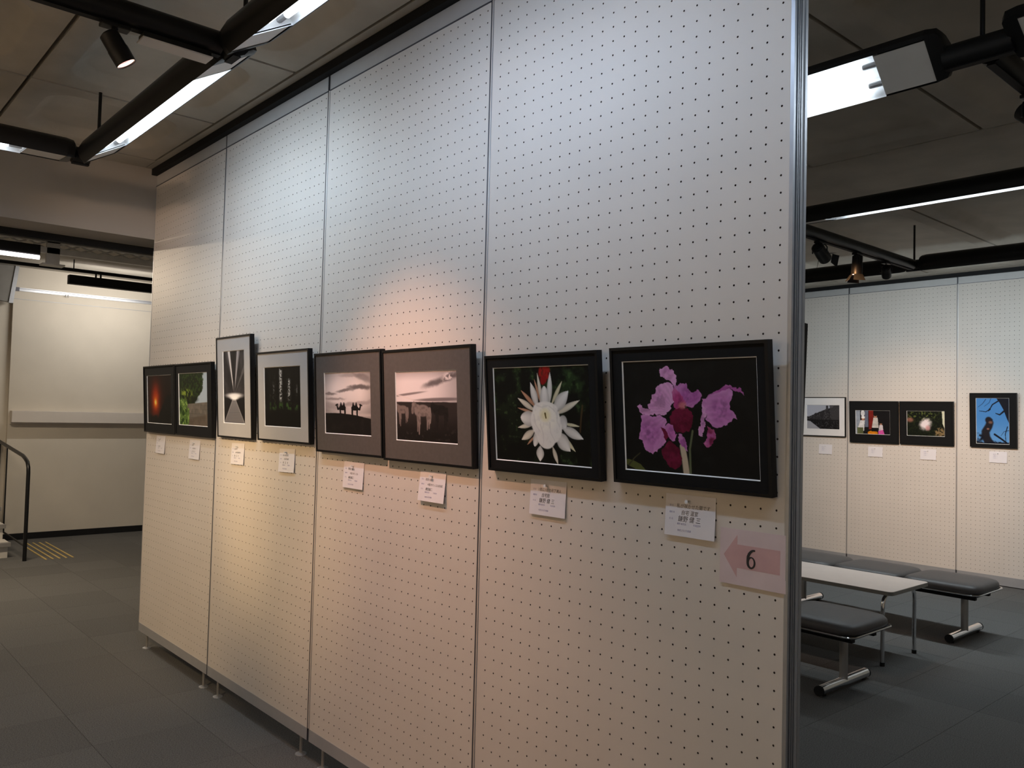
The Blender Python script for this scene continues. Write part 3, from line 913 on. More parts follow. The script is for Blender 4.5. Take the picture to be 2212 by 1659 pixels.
def photo_mesh(fn, w, h, nx):
    ny = max(8, int(nx * h / w))
    us = np.linspace(0, 1, nx + 1); vs_ = np.linspace(0, 1, ny + 1)
    U, V = np.meshgrid(us, vs_)
    I = np.clip(fn(U, V), 0, 1)
    L = np.where(I <= 0.04045, I / 12.92, ((I + 0.055) / 1.055) ** 2.4)
    co = np.stack([U * w, np.zeros_like(U), (1 - V) * h], -1).reshape(-1, 3)
    idx = np.arange((nx + 1) * (ny + 1)).reshape(ny + 1, nx + 1)
    q = np.stack([idx[:-1, :-1], idx[1:, :-1], idx[1:, 1:], idx[:-1, 1:]], -1).reshape(-1, 4)
    me = bpy.data.meshes.new('photograph')
    me.vertices.add(len(co)); me.vertices.foreach_set('co', co.astype(np.float32).ravel())
    me.loops.add(q.size); me.loops.foreach_set('vertex_index', q.astype(np.int32).ravel())
    me.polygons.add(len(q))
    me.polygons.foreach_set('loop_start', np.arange(0, q.size, 4, dtype=np.int32))
    me.update(calc_edges=True)
    at = me.color_attributes.new('print', 'FLOAT_COLOR', 'POINT')
    col = np.concatenate([L.reshape(-1, 3), np.ones((len(co), 1))], 1).astype(np.float32)
    at.data.foreach_set('color', col.ravel())
    me.materials.append(MT['photo'])
    return me


def ring(m, x0, x1, z0, z1, X0, X1, Z0, Z1, ya, yb):
    """rectangular ring, outer X0..Z1 inner x0..z1, between depth ya (front) and yb (back)"""
    o = [(X0, Z0), (X1, Z0), (X1, Z1), (X0, Z1)]; i = [(x0, z0), (x1, z0), (x1, z1), (x0, z1)]
    vs = [(x, ya, z) for x, z in o] + [(x, ya, z) for x, z in i] + [(x, yb, z) for x, z in o] + [(x, yb, z) for x, z in i]
    fs = []
    for k in range(4):
        j = (k + 1) % 4
        fs += [(k, j, 4 + j, 4 + k), (8 + k, 12 + k, 12 + j, 8 + j), (k, 8 + k, 8 + j, j), (4 + k, 4 + j, 12 + j, 12 + k)]
    m.add(vs, fs)


def framed(label, x0, x1, z0, z1, ph, fn, mount, ywall=0.0, lean=0.065, nx=200, group=None, flip=False):
    """ph = (u0, u1, v0, v1) photo window in metres from the lower left corner of the frame"""
    W_, H_ = x1 - x0, z1 - z0
    th = 0.024
    if flip:
        t = thing('framed_photograph', label, 'picture', (x1, ywall, z0), (0, 0, PI), group)
        hold = bpy.data.objects.new('tilt', None)
    t = thing('framed_photograph', label, 'picture', (x0, ywall - 0.003, z0), (lean, 0, 0), group) if not flip else t
    if flip:
        t.rotation_euler = (lean, 0, PI)
        t.location = (x1, ywall + 0.003, z0)
    m = MB()
    b = 0.009
    ring(m, b, W_ - b, b, H_ - b, 0, W_, 0, H_, -th, 0)
    m.build('frame', MT['frame'], t)
    MB().box(b, W_ - b, -0.006, -0.003, b, H_ - b).build('backing', MT['blackmatt'], t)
    u0, u1, v0, v1 = ph
    m = MB()
    ring(m, u0 - 0.002, u1 + 0.002, v0 - 0.002, v1 + 0.002, b - 0.001, W_ - b + 0.001, b - 0.001, H_ - b + 0.001, -th + 0.004, -th + 0.008)
    m.build('mount', mount, t)
    m = MB()
    o = [(u0 - 0.002, v0 - 0.002), (u1 + 0.002, v0 - 0.002), (u1 + 0.002, v1 + 0.002), (u0 - 0.002, v1 + 0.002)]
    i = [(u0 + 0.001, v0 + 0.001), (u1 - 0.001, v0 + 0.001), (u1 - 0.001, v1 - 0.001), (u0 + 0.001, v1 - 0.001)]
    m.add([(x, -th + 0.0038, z) for x, z in o] + [(x, -th + 0.0075, z) for x, z in i], [(k, (k + 1) % 4, 4 + (k + 1) % 4, 4 + k) for k in range(4)])
    m.build('mount_bevel', MT['bevel'], t)
    link('photograph', photo_mesh(fn, u1 - u0, v1 - v0, nx), t, (u0, -th + 0.0072, v0))
    return t


G1 = 'framed photographs on the partition'
framed('black framed photograph of a glowing orange sunset', 0.034, 0.614, 1.448, 1.888, (0.066, 0.516, 0.063, 0.375), p_sunset, MT['matblack'], lean=0.055, group=G1)
framed('black framed photograph of green garden trees above a stone wall', 0.623, 1.209, 1.449, 1.887, (0.062, 0.514, 0.064, 0.378), p_garden, MT['matblack'], lean=0.055, group=G1)
framed('tall pale-mounted photograph of a black and white tunnel with light streaks', 1.286, 1.741, 1.46, 2.017, (0.086, 0.364, 0.082, 0.476), p_tunnel, MT['matgrey'], lean=0.055, group=G1)
framed('pale-mounted photograph of dark forest trunks with white gaps', 1.81, 2.371, 1.463, 1.914, (0.081, 0.469, 0.076, 0.371), p_forest, MT['matgrey'], lean=0.055, group=G1)
framed('taupe-mounted photograph of two camels in silhouette under clouds', 2.434, 2.996, 1.436, 1.885, (0.085, 0.472, 0.088, 0.358), p_camel, MT['mattaupe'], lean=0.06, group=G1)
framed('taupe-mounted photograph of pale horses on a dark plain', 3.005, 3.590, 1.43, 1.877, (0.093, 0.490, 0.086, 0.356), p_horse, MT['mattaupe'], lean=0.06, group=G1)
framed('black framed photograph of a white cactus flower with a red bud', 3.673, 4.202, 1.434, 1.831, (0.042, 0.487, 0.040, 0.353), p_cactus, MT['matblack'], lean=0.085, nx=300, group=G1)
framed('black framed photograph of a pink orchid on a dark ground', 4.252, 4.775, 1.438, 1.834, (0.046, 0.487, 0.041, 0.353), p_orchid, MT['matblack'], lean=0.085, nx=340, group=G1)
framed('black frame on the rear of the partition, only its edge showing past the end post', 4.245, 4.791, 1.44, 1.885, (0.045, 0.50, 0.045, 0.40), p_forest, MT['matblack'], ywall=TH, lean=0.055, nx=60, flip=True)
G2 = 'framed photographs on the far wall'
framed('white-mounted black and white photograph of a street by buildings', 0.656, 1.219, 1.455, 1.923, (0.075, 0.486, 0.087, 0.372), p_street, MT['matwhite'], ywall=YB, lean=0.03, nx=120, group=G2)
framed('black-mounted photograph of people in white around an orange bowl', 1.271, 1.832, 1.401, 1.878, (0.074, 0.467, 0.100, 0.370), p_people, MT['matblack'], ywall=YB, lean=0.05, nx=120, group=G2)
framed('black-mounted photograph of pale blossom glowing among dark leaves', 1.847, 2.412, 1.404, 1.878, (0.080, 0.474, 0.098, 0.368), p_bush, MT['matblack'], ywall=YB, lean=0.05, nx=120, group=G2)
framed('portrait photograph of a gnarled tree against bright blue sky', 2.572, 3.014, 1.407, 1.969, (0.062, 0.370, 0.038, 0.507), p_bluetree, MT['matblack'], ywall=YB, lean=0.04, nx=110, group=G2)


# ------------------------------------------------------------------ caption cards
def text_mesh(body, size):
    cu = bpy.data.curves.new('txt', 'FONT')
    cu.body = body
    cu.size = size
    cu.resolution_u = 2
    o = bpy.data.objects.new('txt', cu)
    C.objects.link(o)
    dg = bpy.context.evaluated_depsgraph_get()
    me = bpy.data.meshes.new_from_object(o.evaluated_get(dg))
    bpy.data.objects.remove(o)
    return me


def text(body, size, x, z, y, m, parent, name='lettering', stretch=1.0, shear=0.0):
    me = text_mesh(body, size)
    for v in me.vertices:
        v.co = Vector((v.co.x * stretch + shear * v.co.y, 0, v.co.y))
    me.materials.clear(); me.materials.append(m)
    return link(name, me, parent, (x, y, z))


def card(label, x, z, lines, ywall=0.0, full=True, w=0.166, h=0.115, curl=0.006, rot=0.0):
    """x, z = upper left corner"""
    t = thing('caption_card', label, 'caption card', (x, ywall - 0.001, z - h), (0, 0, 0), 'caption cards below the photographs')
    t.rotation_euler = (-curl / h, rot, 0)
    t.location = (x, ywall - 0.0012 - curl, z - h)
    MB().box(0, w, -0.0004, 0.0002, 0, h).build('paper', MT['paper'], t)
    yy = -0.0007
    if full:
        for k, s in enumerate(('題 名', '撮影地', '氏 名')):
            text(s, 0.0062, 0.014, h - 0.034 - 0.0185 * k, yy, MT['blueink'], t)
        sizes = lines[3] if len(lines) > 3 else (0.0125, 0.0125, 0.0145)
        for k, s in enumerate(lines[:3]):
            text(s, sizes[k], (0.038, 0.054, 0.044)[k], h - 0.036 - 0.0185 * k, yy, MT['penink'], t, 'handwriting', 0.95, 0.12)
        text('撮影者氏名', 0.0062, 0.042, h - 0.083, yy, MT['blueink'], t)
        text('写真団体', 0.0062, 0.096, h - 0.083, yy, MT['blueink'], t)
        text('市民文化写真展', 0.0066, 0.044, h - 0.101, yy, MT['blueink'], t)
    else:
        for k, s in enumerate(lines[:3]):
            text(s, 0.011, 0.035, h - 0.034 - 0.0185 * k, yy, MT['blueink'], t, 'handwriting')
    pin = MB().tube([(w / 2 - 0.004, -0.001, h - 0.018), (w / 2 - 0.004, -0.003, h - 0.018), (w / 2 - 0.004, -0.010, h - 0.018), (w / 2 - 0.004, -0.014, h - 0.018)],
                    0.004, 10, radii=[0.0052, 0.0032, 0.0030, 0.0055]).build('push_pin', MT['clear'], t, True)
    return t


sm = (0.011, 0.010, 0.012)
card('white caption card pinned below the sunset photograph', 0.215, 1.428, ['夕 日', '', '吉 田 正', sm])
card('white caption card pinned below the garden photograph', 0.807, 1.424, ['初 夏', '城址公園にて', '山 下 公 三', sm])
card('white caption card pinned below the tunnel photograph', 1.434, 1.430, ['光の中へ', '大分県 別府市内', '東　正　大', sm], rot=-0.02)
card('white caption card pinned below the forest photograph', 2.018, 1.427, ['木もれ日の庭', '大分県 別府', '東　正　大', sm], rot=-0.03)
card('white caption card pinned below the camel photograph', 2.650, 1.403, ['草原の朝(2)', '中国 内モンゴル', '廣田雄二', sm])
card('white caption card pinned below the horse photograph', 3.233, 1.401, ['草原の朝(1)', '中国 内モンゴル自治区', '廣田雄二', sm], curl=0.012)
card('white handwritten caption card pinned below the white cactus flower', 3.866, 1.416, ['1年に1夜の月下美人', '自宅庭', '鎌野 健 三', (0.0125, 0.0135, 0.0165)])
card('white handwritten caption card pinned below the pink orchid', 4.427, 1.418, ['私が咲かせた蘭です', '自宅 温室', '鎌野 健 三', (0.0130, 0.0140, 0.0175)])
for (x, lab) in ((0.879, 'small far caption card below the white-mounted street photograph'), (1.479, 'small far caption card below the photograph of people in white'),
                 (2.06, 'small far caption card below the pale blossom photograph'), (2.75, 'small far caption card below the blue-sky tree photograph')):
    card(lab, x, 1.358 + (0.009 if x > 2.5 else 0), ['風 景', '公園にて', '山 田 一'], ywall=YB, full=False)

# direction sheet
t = thing('direction_sheet', 'pale pink sheet with a left arrow numbered 6 beside the end post', 'sign', (4.609, -0.004, 1.200), (-0.012, 0, 0))
MB().box(0, 0.193, -0.0004, 0.0002, 0, 0.144).build('paper', MT['pinkpaper'], t)
MB().prism([(0.012, 0.0745), (0.052, 0.129), (0.052, 0.1045), (0.176, 0.1045), (0.176, 0.044), (0.052, 0.044), (0.052, 0.020)], 'y', -0.0007, -0.00045).build('arrow', MT['pinkink'], t)


def six(parent, cx, cz, h):
    # broad-nib figure 6: bowl ring plus a swept stem
    m = MB()
    n = 36
    R, r = [], []
    for k in range(n):
        a = 2 * PI * k / n
        R.append((cx + 0.265 * h * math.cos(a), cz - 0.19 * h + 0.31 * h * math.sin(a)))
        aa = a
        r.append((cx + 0.018 * h + 0.135 * h * math.cos(aa), cz - 0.19 * h + 0.225 * h * math.sin(aa) + 0.012 * h))
    y = -0.0011
    vs = [(p[0], y, p[1]) for p in R] + [(p[0], y, p[1]) for p in r]
    m.add(vs, [(k, (k + 1) % n, n + (k + 1) % n, n + k) for k in range(n)])
    pts = [(-0.25, -0.20, 0.065), (-0.242, -0.05, 0.075), (-0.21, 0.10, 0.08), (-0.14, 0.26, 0.08), (-0.04, 0.38, 0.068), (0.06, 0.44, 0.055), (0.15, 0.455, 0.048), (0.20, 0.435, 0.042)]
    L, Rr = [], []
    for i, (x, z, w_) in enumerate(pts):
        a = pts[max(0, i - 1)]; b = pts[min(len(pts) - 1, i + 1)]
        dx, dz = b[0] - a[0], b[1] - a[1]; d = math.hypot(dx, dz)
        L.append((cx + h * (x - dz / d * w_ + (0.05 if i < 2 else 0.03)), y - 0.0001, cz + h * (z + dx / d * w_)))
        Rr.append((cx + h * (x + dz / d * w_ + (0.05 if i < 2 else 0.03)), y - 0.0001, cz + h * (z - dx / d * w_)))
    k = len(pts)
    m.add(L + Rr, [(i, i + 1, k + i + 1, k + i) for i in range(k - 1)])
    return m.build('numeral', MT['ink'], parent)


six(t, 0.094, 0.072, 0.050)


# ------------------------------------------------------------------ ceiling lighting grid
ZP, RP = 2.945, 0.044


def pipe(label, a, b, skip=(), name='lighting_duct'):
    """round duct from a to b, interrupted where a fixture takes its place (skip: coordinates along the duct)"""
    t = thing(name, label, 'lighting track', a)
    A, B = Vector(a), Vector(b)
    d = (B - A).normalized()
    ax = 0 if abs(d.x) > 0.5 else 1
    cuts = sorted((abs(p - A[ax]), abs(q - A[ax])) if abs(p - A[ax]) < abs(q - A[ax]) else (abs(q - A[ax]), abs(p - A[ax])) for p, q in skip)
    segs = []; cur = 0.0
    for p, q in cuts:
        if p > cur + 0.01: segs.append((cur, p + 0.012))
        cur = q - 0.012
    if (B - A).length > cur + 0.01: segs.append((cur, (B - A).length))
    for p, q in segs:
        MB().tube([d * p, d * q], RP, 14).build('duct', MT['black'], t, True)
        s = Vector((0, 0, 1)).cross(d) * 0.012
        z0, z1 = Vector((0, 0, -RP + 0.002)), Vector((0, 0, -RP - 0.004))
        m = MB()
        m.add([s + d * p + z0, -s + d * p + z0, -s + d * q + z0, s + d * q + z0, s * 1.2 + d * p + z1, -s * 1.2 + d * p + z1, -s * 1.2 + d * q + z1, s * 1.2 + d * q + z1],
              [(0, 1, 2, 3), (4, 5, 6, 7), (0, 1, 5, 4), (2, 3, 7, 6), (1, 2, 6, 5), (0, 3, 7, 4)])
        m.build('track_slot', MT['blackmatt'], t)
    return t


def rod(t, x, y):
    o = t.location
    return MB().tube([(x - o.x, y - o.y, RP - 0.01), (x - o.x, y - o.y, ZC - ZP + 0.03)], 0.0085, 8).build('hanger_rod', MT['black'], t, True)


YL = {'a': -0.70, 'b': 1.20, 'c': 3.06, 'd': 5.12}
ducts = {}
ducts['a'] = pipe('black lighting duct hung along the photographs side of the partition', (1.12, YL['a'], ZP), (7.85, YL['a'], ZP), [(1.13, 2.93), (2.99, 4.79), (4.87, 6.67)])
ducts['b'] = pipe('black lighting duct hung just behind the partition', (1.12, YL['b'], ZP), (7.85, YL['b'], ZP), [(2.92, 4.72), (4.92, 6.72)])
ducts['c'] = pipe('black lighting duct hung over the near bench', (1.12, YL['c'], ZP), (7.85, YL['c'], ZP), [(3.06, 4.86)])
ducts['d'] = pipe('black lighting duct hung nearest to the far pegboard wall', (1.12, YL['d'], ZP), (7.85, YL['d'], ZP), [(1.12, 2.92), (3.02, 4.82)])
ducts['x1'] = pipe('black cross duct with the single spotlight, meeting the long duct', (2.95, -3.85, ZP), (2.95, -0.745, ZP))
ducts['x2'] = pipe('black cross duct near the beam, carrying a lit fixture', (1.08, -3.85, ZP), (1.08, -0.70, ZP), [(-2.57, -0.77)])
ducts['x3'] = pipe('black cross duct with hanging spotlights above the benches', (2.97, 3.11, ZP), (2.97, 5.07, ZP))
ducts['x4'] = pipe('black cross duct between the partition and the near bench line', (4.84, 1.25, ZP), (4.84, 3.01, ZP))
for k, x, y in (('a', 1.25, -0.70), ('a', 3.06, -0.70), ('a', 7.2, -0.70), ('b', 2.9, 1.2), ('b', 4.83, 1.2), ('c', 2.97, 3.06), ('c', 6.6, 3.06),
                ('d', 2.97, 5.12), ('d', 6.6, 5.12), ('x1', 2.95, -3.6), ('x2', 1.08, -3.6)):
    rod(ducts[k], x, y)


def washer_parts(t, L):
    """asymmetric fluorescent wall washer, length along +X, opening tilted to +Y and down; origin = duct axis at one end"""
    lo, hi = (-0.045, -0.058), (0.105, 0.022)
    prof_o = [lo, (-0.072, -0.030), (-0.078, 0.015), (-0.055, 0.055), (-0.010, 0.078), (0.060, 0.080), (0.108, 0.062), (0.118, 0.030), hi]
    inn = [hi, (0.098, 0.048), (0.055, 0.062), (-0.008, 0.060), (-0.045, 0.040), (-0.060, 0.010), (-0.056, -0.026), lo]
    m = MB()
    loop = prof_o + inn[1:-1]
    m.prism(loop, 'x', 0.05, L - 0.05)
    # rounded ends
    for a, b in ((0.05, 0.0), (L - 0.05, L)):
        c = (0.02, 0.01)
        full = prof_o
        ring0 = [(a, p[0], p[1]) for p in full]
        ring1 = [((a + 3 * b) / 4, c[0] + (p[0] - c[0]) * 0.93, c[1] + (p[1] - c[1]) * 0.93) for p in full]
        ring2 = [(b, c[0] + (p[0] - c[0]) * 0.72, c[1] + (p[1] - c[1]) * 0.72) for p in full]
        n = len(full)
        m.add(ring0 + ring1 + ring2, [(i, (i + 1) % n, n + (i + 1) % n, n + i) for i in range(n)] + [(n + i, n + (i + 1) % n, 2 * n + (i + 1) % n, 2 * n + i) for i in range(n)] +
              [tuple(range(2 * n, 3 * n))])
    m.build('housing', MT['black'], t, True)
    bl = 0.235
    dy, dz = hi[0] - lo[0], hi[1] - lo[1]
    Lp = math.hypot(dy, dz)
    ny, nz_ = dz / Lp, -dy / Lp            # outward (down, to the wall)

    def plate(xa, xb, name='blank_plate'):
        e = 0.006
        a = (lo[0] + dy / Lp * e - ny * 0.003, lo[1] + dz / Lp * e - nz_ * 0.003); b = (hi[0] - dy / Lp * e - ny * 0.003, hi[1] - dz / Lp * e - nz_ * 0.003)
        MB().prism([a, b, (b[0] - ny * 0.004, b[1] - nz_ * 0.004), (a[0] - ny * 0.004, a[1] - nz_ * 0.004)], 'x', xa, xb).build(name, MT['white'], t)
    plate(0.03, bl); plate(L - bl, L - 0.03)
    # reflector
    m = MB()
    rp = [lo, (-0.050, -0.024), (-0.054, 0.009), (-0.041, 0.035), (-0.006, 0.054), (0.053, 0.056), (0.093, 0.044), hi]
    n = len(rp)
    m.add([(bl, p[0], p[1]) for p in rp] + [(L - bl, p[0], p[1]) for p in rp], [(i, i + 1, n + i + 1, n + i) for i in range(n - 1)])
    m.add([(bl, p[0], p[1]) for p in rp], [tuple(range(n))]); m.add([(L - bl, p[0], p[1]) for p in rp], [tuple(range(n))])
    m.build('reflector', MT['refl'], t)
    for f in (0.27, 0.73):
        c = (lo[0] + dy * f - ny * 0.026, lo[1] + dz * f - nz_ * 0.026)
        tb = MB().tube([(bl + 0.06, *c), (L - bl - 0.06, *c)], 0.0135, 12).build('fluorescent_tube', MT['tube'], t, True)
        for xa, xb in ((bl, bl + 0.06), (L - bl - 0.06, L - bl)):
            MB().tube([(xa, *c), (xb, *c)], 0.011, 8).build('lamp_holder', MT['rail'], tb, True)
    mid = (lo[0] + dy * 0.5 - ny * 0.012, lo[1] + dz * 0.5 - nz_ * 0.012)
    return mid, (ny, nz_)


proto = None


def set_lamp(ld, key):
    p = LP[key]
    e = max(p)
    ld.energy = e
    ld.color = tuple(c / e for c in p) if e > 0 else (1, 1, 1)
    ld['key'] = key


def washer(label, loc, rz, key, L=1.80, group='fluorescent wall washers', tilt=0.0):
    t = thing('fluorescent_wall_washer', label, 'ceiling light', loc, (tilt, 0, rz), group)
    mid, nrm = washer_parts(t, L)
    ld = bpy.data.lights.new('washer_lamp', 'AREA')
    ld.shape = 'RECTANGLE'
    ld.size = L - 0.60
    ld.size_y = 0.035
    set_lamp(ld, key)
    lo_ = bpy.data.objects.new('lamp', ld)
    C.objects.link(lo_)
    lo_.parent = t
    lo_.location = (L / 2, mid[0], mid[1])
    z = -Vector((0, nrm[0], nrm[1]))           # area light shines along local -Z
    x = Vector((1, 0, 0)); y = z.cross(x)
    lo_.rotation_euler = Matrix((x, y, z)).transposed().to_euler()
    return t


washer('fluorescent wall washer at the beam end, lighting the tunnel and forest photographs', (1.13, YL['a'], ZP), 0, 'a1', tilt=0.04)
washer('fluorescent wall washer lighting the flower photographs, beyond the cross duct', (2.99, YL['a'], ZP), 0, 'a2', tilt=0.04)
washer('fluorescent wall washer past the end post on the photographs side', (4.87, YL['a'], ZP), 0, 'a3')
washer('fluorescent wall washer on the cross duct near the beam', (1.08, -2.57, ZP), PI / 2, 'x2', tilt=-0.42)
washer('fluorescent wall washer behind the partition, two tubes showing', (4.72, YL['b'], ZP), PI, 'b', tilt=0.3)
washer('fluorescent wall washer behind the partition past the cross duct', (6.72, YL['b'], ZP), PI, 'b')
washer('fluorescent wall washer over the near bench, tubes facing the far wall', (3.06, YL['c'], ZP), 0, 'c', tilt=-0.32)
washer('fluorescent wall washer right of the spotlight duct, facing the far wall', (3.02, YL['d'], ZP), 0, 'd')
washer('fluorescent wall washer left of the spotlight duct, facing the far wall', (1.12, YL['d'], ZP), 0, 'd')

ducts['e'] = pipe('black lighting duct added out of view to carry the entrance side fill lights', (1.2, -3.9, ZP), (7.85, -3.9, ZP), [(1.3, 3.1), (3.2, 5.0), (5.1, 6.9)])  # unseen duct, added only to hold the ambient fill washers
ducts['f'] = pipe('black lighting duct added out of view to carry the cross wall fill lights', (7.9, -3.8, ZP), (7.9, 7.0, ZP), [(-3.0, -1.2), (-1.0, 0.8), (2.0, 3.8), (4.6, 6.4)])  # likewise added out of view, carrier for the cross wall fill
for k, x, y in (('e', 2.0, -3.9), ('e', 8.0, -3.9), ('f', 7.9, -2.0), ('f', 7.9, 6.0)):
    rod(ducts[k], x, y)
for x, lab in ((3.1, 'by the beam corner'), (5.0, 'in the middle'), (6.9, 'by the far corner')):
    washer('added fill-light washer, out of view at the entrance side wall ' + lab, (x, -3.9, ZP), PI, 'el' if x < 4 else 'er')  # warm fill lamps added out of view for general bounce light
for y, lab in ((-3.0, 'behind the visitor'), (-1.0, 'level with the partition'), (2.0, 'level with the near bench'), (4.6, 'level with the far bench')):
    washer('added fill-light washer, out of view at the cross wall ' + lab, (7.9, y + 1.8, ZP), -PI / 2, 'cw')  # more unseen fill lamps, added to raise the room's ambient level

# cover plate on the cross duct
cp = thing('duct_cover_plate', 'white cover plate under the cross duct by the single spotlight', 'cover plate', (2.95, -0.78, 2.876))
MB().box(-0.035, 0.035, -0.24, 0.0, -0.006, 0.0, 0.002).build('plate', MT['white'], cp)
MB().box(-0.03, 0.03, -0.235, -0.005, 0.0, 0.018).build('bracket', MT['black'], cp)


def spot(label, loc, aim, key, r=0.034, L=0.105, size=0.9, soft=0.05, doors=False, yoke=False, drop=0.05, blend=0.6):
    """loc = point on the underside of the duct"""
    t = thing('track_spotlight', label, 'spotlight', loc, group='track spotlights')
    MB().box(-0.022, 0.022, -0.045, 0.045, -0.018, -0.0045, 0.003).build('track_adapter', MT['black'], t)
    A = Vector(aim) - Vector(loc)
    piv = Vector((0, 0, -drop - 0.018))
    d = (A - piv).normalized()
    if yoke:
        side = d.cross(Vector((0, 0, 1))).normalized()
        pts = [piv * 0.35, piv * 0.45 + side * (r * 0.9), piv * 0.7 + side * (r * 1.15), piv * 1.25 + side * (r * 1.15)]
        m = MB()
        m.tube([Vector((0, 0, -0.01))] + pts, 0.0045, 6)
        pts2 = [piv * 0.35, piv * 0.45 - side * (r * 0.9), piv * 0.7 - side * (r * 1.15), piv * 1.25 - side * (r * 1.15)]
        m.tube(pts2, 0.0045, 6)
        m.build('yoke', MT['black'], t, True)
    else:
        MB().tube([(0, 0, -0.01), piv], 0.011, 8).build('stem', MT['black'], t, True)
    b0 = piv - d * (L * 0.30)
    cyl = MB()
    ps = [b0 - d * 0.008, b0, b0 + d * (L * 0.45), b0 + d * (L * 0.5), b0 + d * L]
    cyl.tube(ps, r, 18, radii=[r * 0.6, r * 0.93, r * 0.95, r, r], caps=False)
    cyl.tube([b0 - d * 0.008, b0 - d * 0.0081], r, 18, radii=[r * 0.6, 0.001], caps=False)
    cyl.tube([b0 + d * L, b0 + d * (L - 0.001), b0 + d * (L * 0.55)], r * 0.92, 18, radii=[r, r * 0.92, r * 0.88], caps=False)
    can = cyl.build('lamp_housing', MT['black'], t, True)
    MB().tube([b0 + d * (L - 0.016), b0 + d * (L - 0.012)], r * 0.90, 18).build('lens', MT['lens'], can, True)
    m = MB()
    m.tube([b0 + d * (L - 0.012), b0 + d * (L - 0.005)], r, 18, radii=[r * 0.74, r * 0.90], caps=False)
    m.build('lamp_ring', MT['lensring'], can, True)
    if doors:
        side = d.cross(Vector((0, 0, 1))).normalized(); upd = side.cross(d).normalized()
        for q, pq in ((side, upd), (-side, upd), (upd, side)):
            c = b0 + d * L + q * r
            e = c + d * 0.05 + q * 0.028
            n_ = q * 0.0015
            m = MB()
            a1, a2, a3, a4 = c - pq * r * 0.8, c + pq * r * 0.8, e + pq * r * 1.1, e - pq * r * 1.1
            m.add([a1, a2, a3, a4, a1 + n_, a2 + n_, a3 + n_, a4 + n_], [(0, 1, 2, 3), (4, 5, 6, 7), (0, 1, 5, 4), (1, 2, 6, 5), (2, 3, 7, 6), (3, 0, 4, 7)])
            m.build('barn_door', MT['blackmatt'], can)
    ld = bpy.data.lights.new('spot_lamp', 'SPOT')
    set_lamp(ld, key)
    ld.spot_size = size
    ld.spot_blend = blend
    ld.shadow_soft_size = soft
    lo_ = bpy.data.objects.new('lamp', ld)
    C.objects.link(lo_)
    lo_.parent = t
    lo_.location = b0 + d * (L + 0.004)
    lo_.rotation_euler = d.to_track_quat('-Z', 'Y').to_euler()
    return t


spot('black track spotlight with glowing pink lens on the cross duct', (2.95, -1.10, ZP - RP), (3.20, 0.0, 1.08), 'pink', size=1.15, blend=1.0)
spot('black track spotlight on the cross duct near the beam, aimed at the forest photograph', (1.08, -3.1, ZP - RP), (1.95, 0.0, 1.20), 'yel', size=0.5, blend=1.0)
spot('black track spotlight on the cross duct, aimed at the sunset photograph', (2.95, -2.6, ZP - RP), (0.8, 0.0, 1.0), 'sun', size=0.7, blend=1.0)
spot('black track spotlight on the cross duct, added out of view to brighten the first panel', (2.95, -2.1, ZP - RP), (0.7, 0.0, 1.9), 'p1', size=0.9, blend=1.0, soft=0.12)  # extra lamp out of view, added to lift the first panel's brightness
spot('black track spotlight at the end of the cross duct, aimed at the beam', (2.95, -3.3, ZP - RP), (0.0, 0.05, 2.80), 'bm', size=0.34, blend=1.0)
spot('black spotlight with barn doors beside the lit fixture over the near bench', (2.97, 3.56, ZP - RP), (2.6, 7.5, 1.1), 'fw', doors=True, yoke=True, r=0.045, L=0.15, size=1.0, blend=1.0)
spot('black spotlight with barn doors hanging mid-duct above the table', (2.97, 4.12, ZP - RP), (2.9, 4.05, 0.5), 'tab', doors=True, yoke=True, r=0.040, L=0.14, size=0.9, blend=1.0)
spot('small black spotlight by the duct junction near the far wall', (2.97, 4.60, ZP - RP), (1.9, 7.5, 1.0), 'fj', yoke=True, r=0.036, L=0.10, size=1.0, blend=1.0)
spot('black spotlight with glowing lens on the duct behind the partition', (4.84, 1.66, ZP - RP), (6.4, 1.2, 1.4), 'rs', doors=True, yoke=True, r=0.04, L=0.12, size=0.8, drop=0.055)

# ------------------------------------------------------------------ benches and table
BX0, BX1 = 1.86, 3.60


def cushion_mesh(Lx, Ly, h):
    """puffy rounded-rectangle cushion, origin at centre of the underside"""
    n = 28
    m = MB()

    def sup(a, e):
        c, s = math.cos(a), math.sin(a)
        return (abs(c) ** e * (1 if c >= 0 else -1), abs(s) ** e * (1 if s >= 0 else -1))
    prof = [(0.93, 0.0), (0.985, 0.012), (1.0, 0.35 * h), (0.985, 0.62 * h), (0.94, 0.82 * h), (0.85, 0.93 * h), (0.6, 0.985 * h), (0.3, h)]
    vs = []
    for k, z in prof:
        for i in range(n):
            x, y = sup(2 * PI * i / n + PI / n, 0.36)
            sx = Lx / 2 - (1 - k) * min(Lx, Ly) / 2 * (1 if k > 0.84 else 1.0); sy = Ly / 2 - (1 - k) * min(Lx, Ly) / 2
            vs.append((x * sx, y * sy, z))
    fs = []
    for r_ in range(len(prof) - 1):
        for i in range(n):
            fs.append((r_ * n + i, r_ * n + (i + 1) % n, (r_ + 1) * n + (i + 1) % n, (r_ + 1) * n + i))
    fs.append(tuple(range(n))); fs.append(tuple((len(prof) - 1) * n + i for i in range(n)))
    m.add(vs, fs)
    return m.mesh('seat_cushion', MT['cushion'], True)


def rr_loop(Lx, Ly, r, n=5):
    out = []
    for cx, cy, a0 in ((1, 1, 0), (-1, 1, 90), (-1, -1, 180), (1, -1, 270)):
        for k in range(n + 1):
            a = math.radians(a0 + 90 * k / n)
            out.append((cx * (Lx / 2 - r) + r * math.cos(a), cy * (Ly / 2 - r) + r * math.sin(a)))
    return out


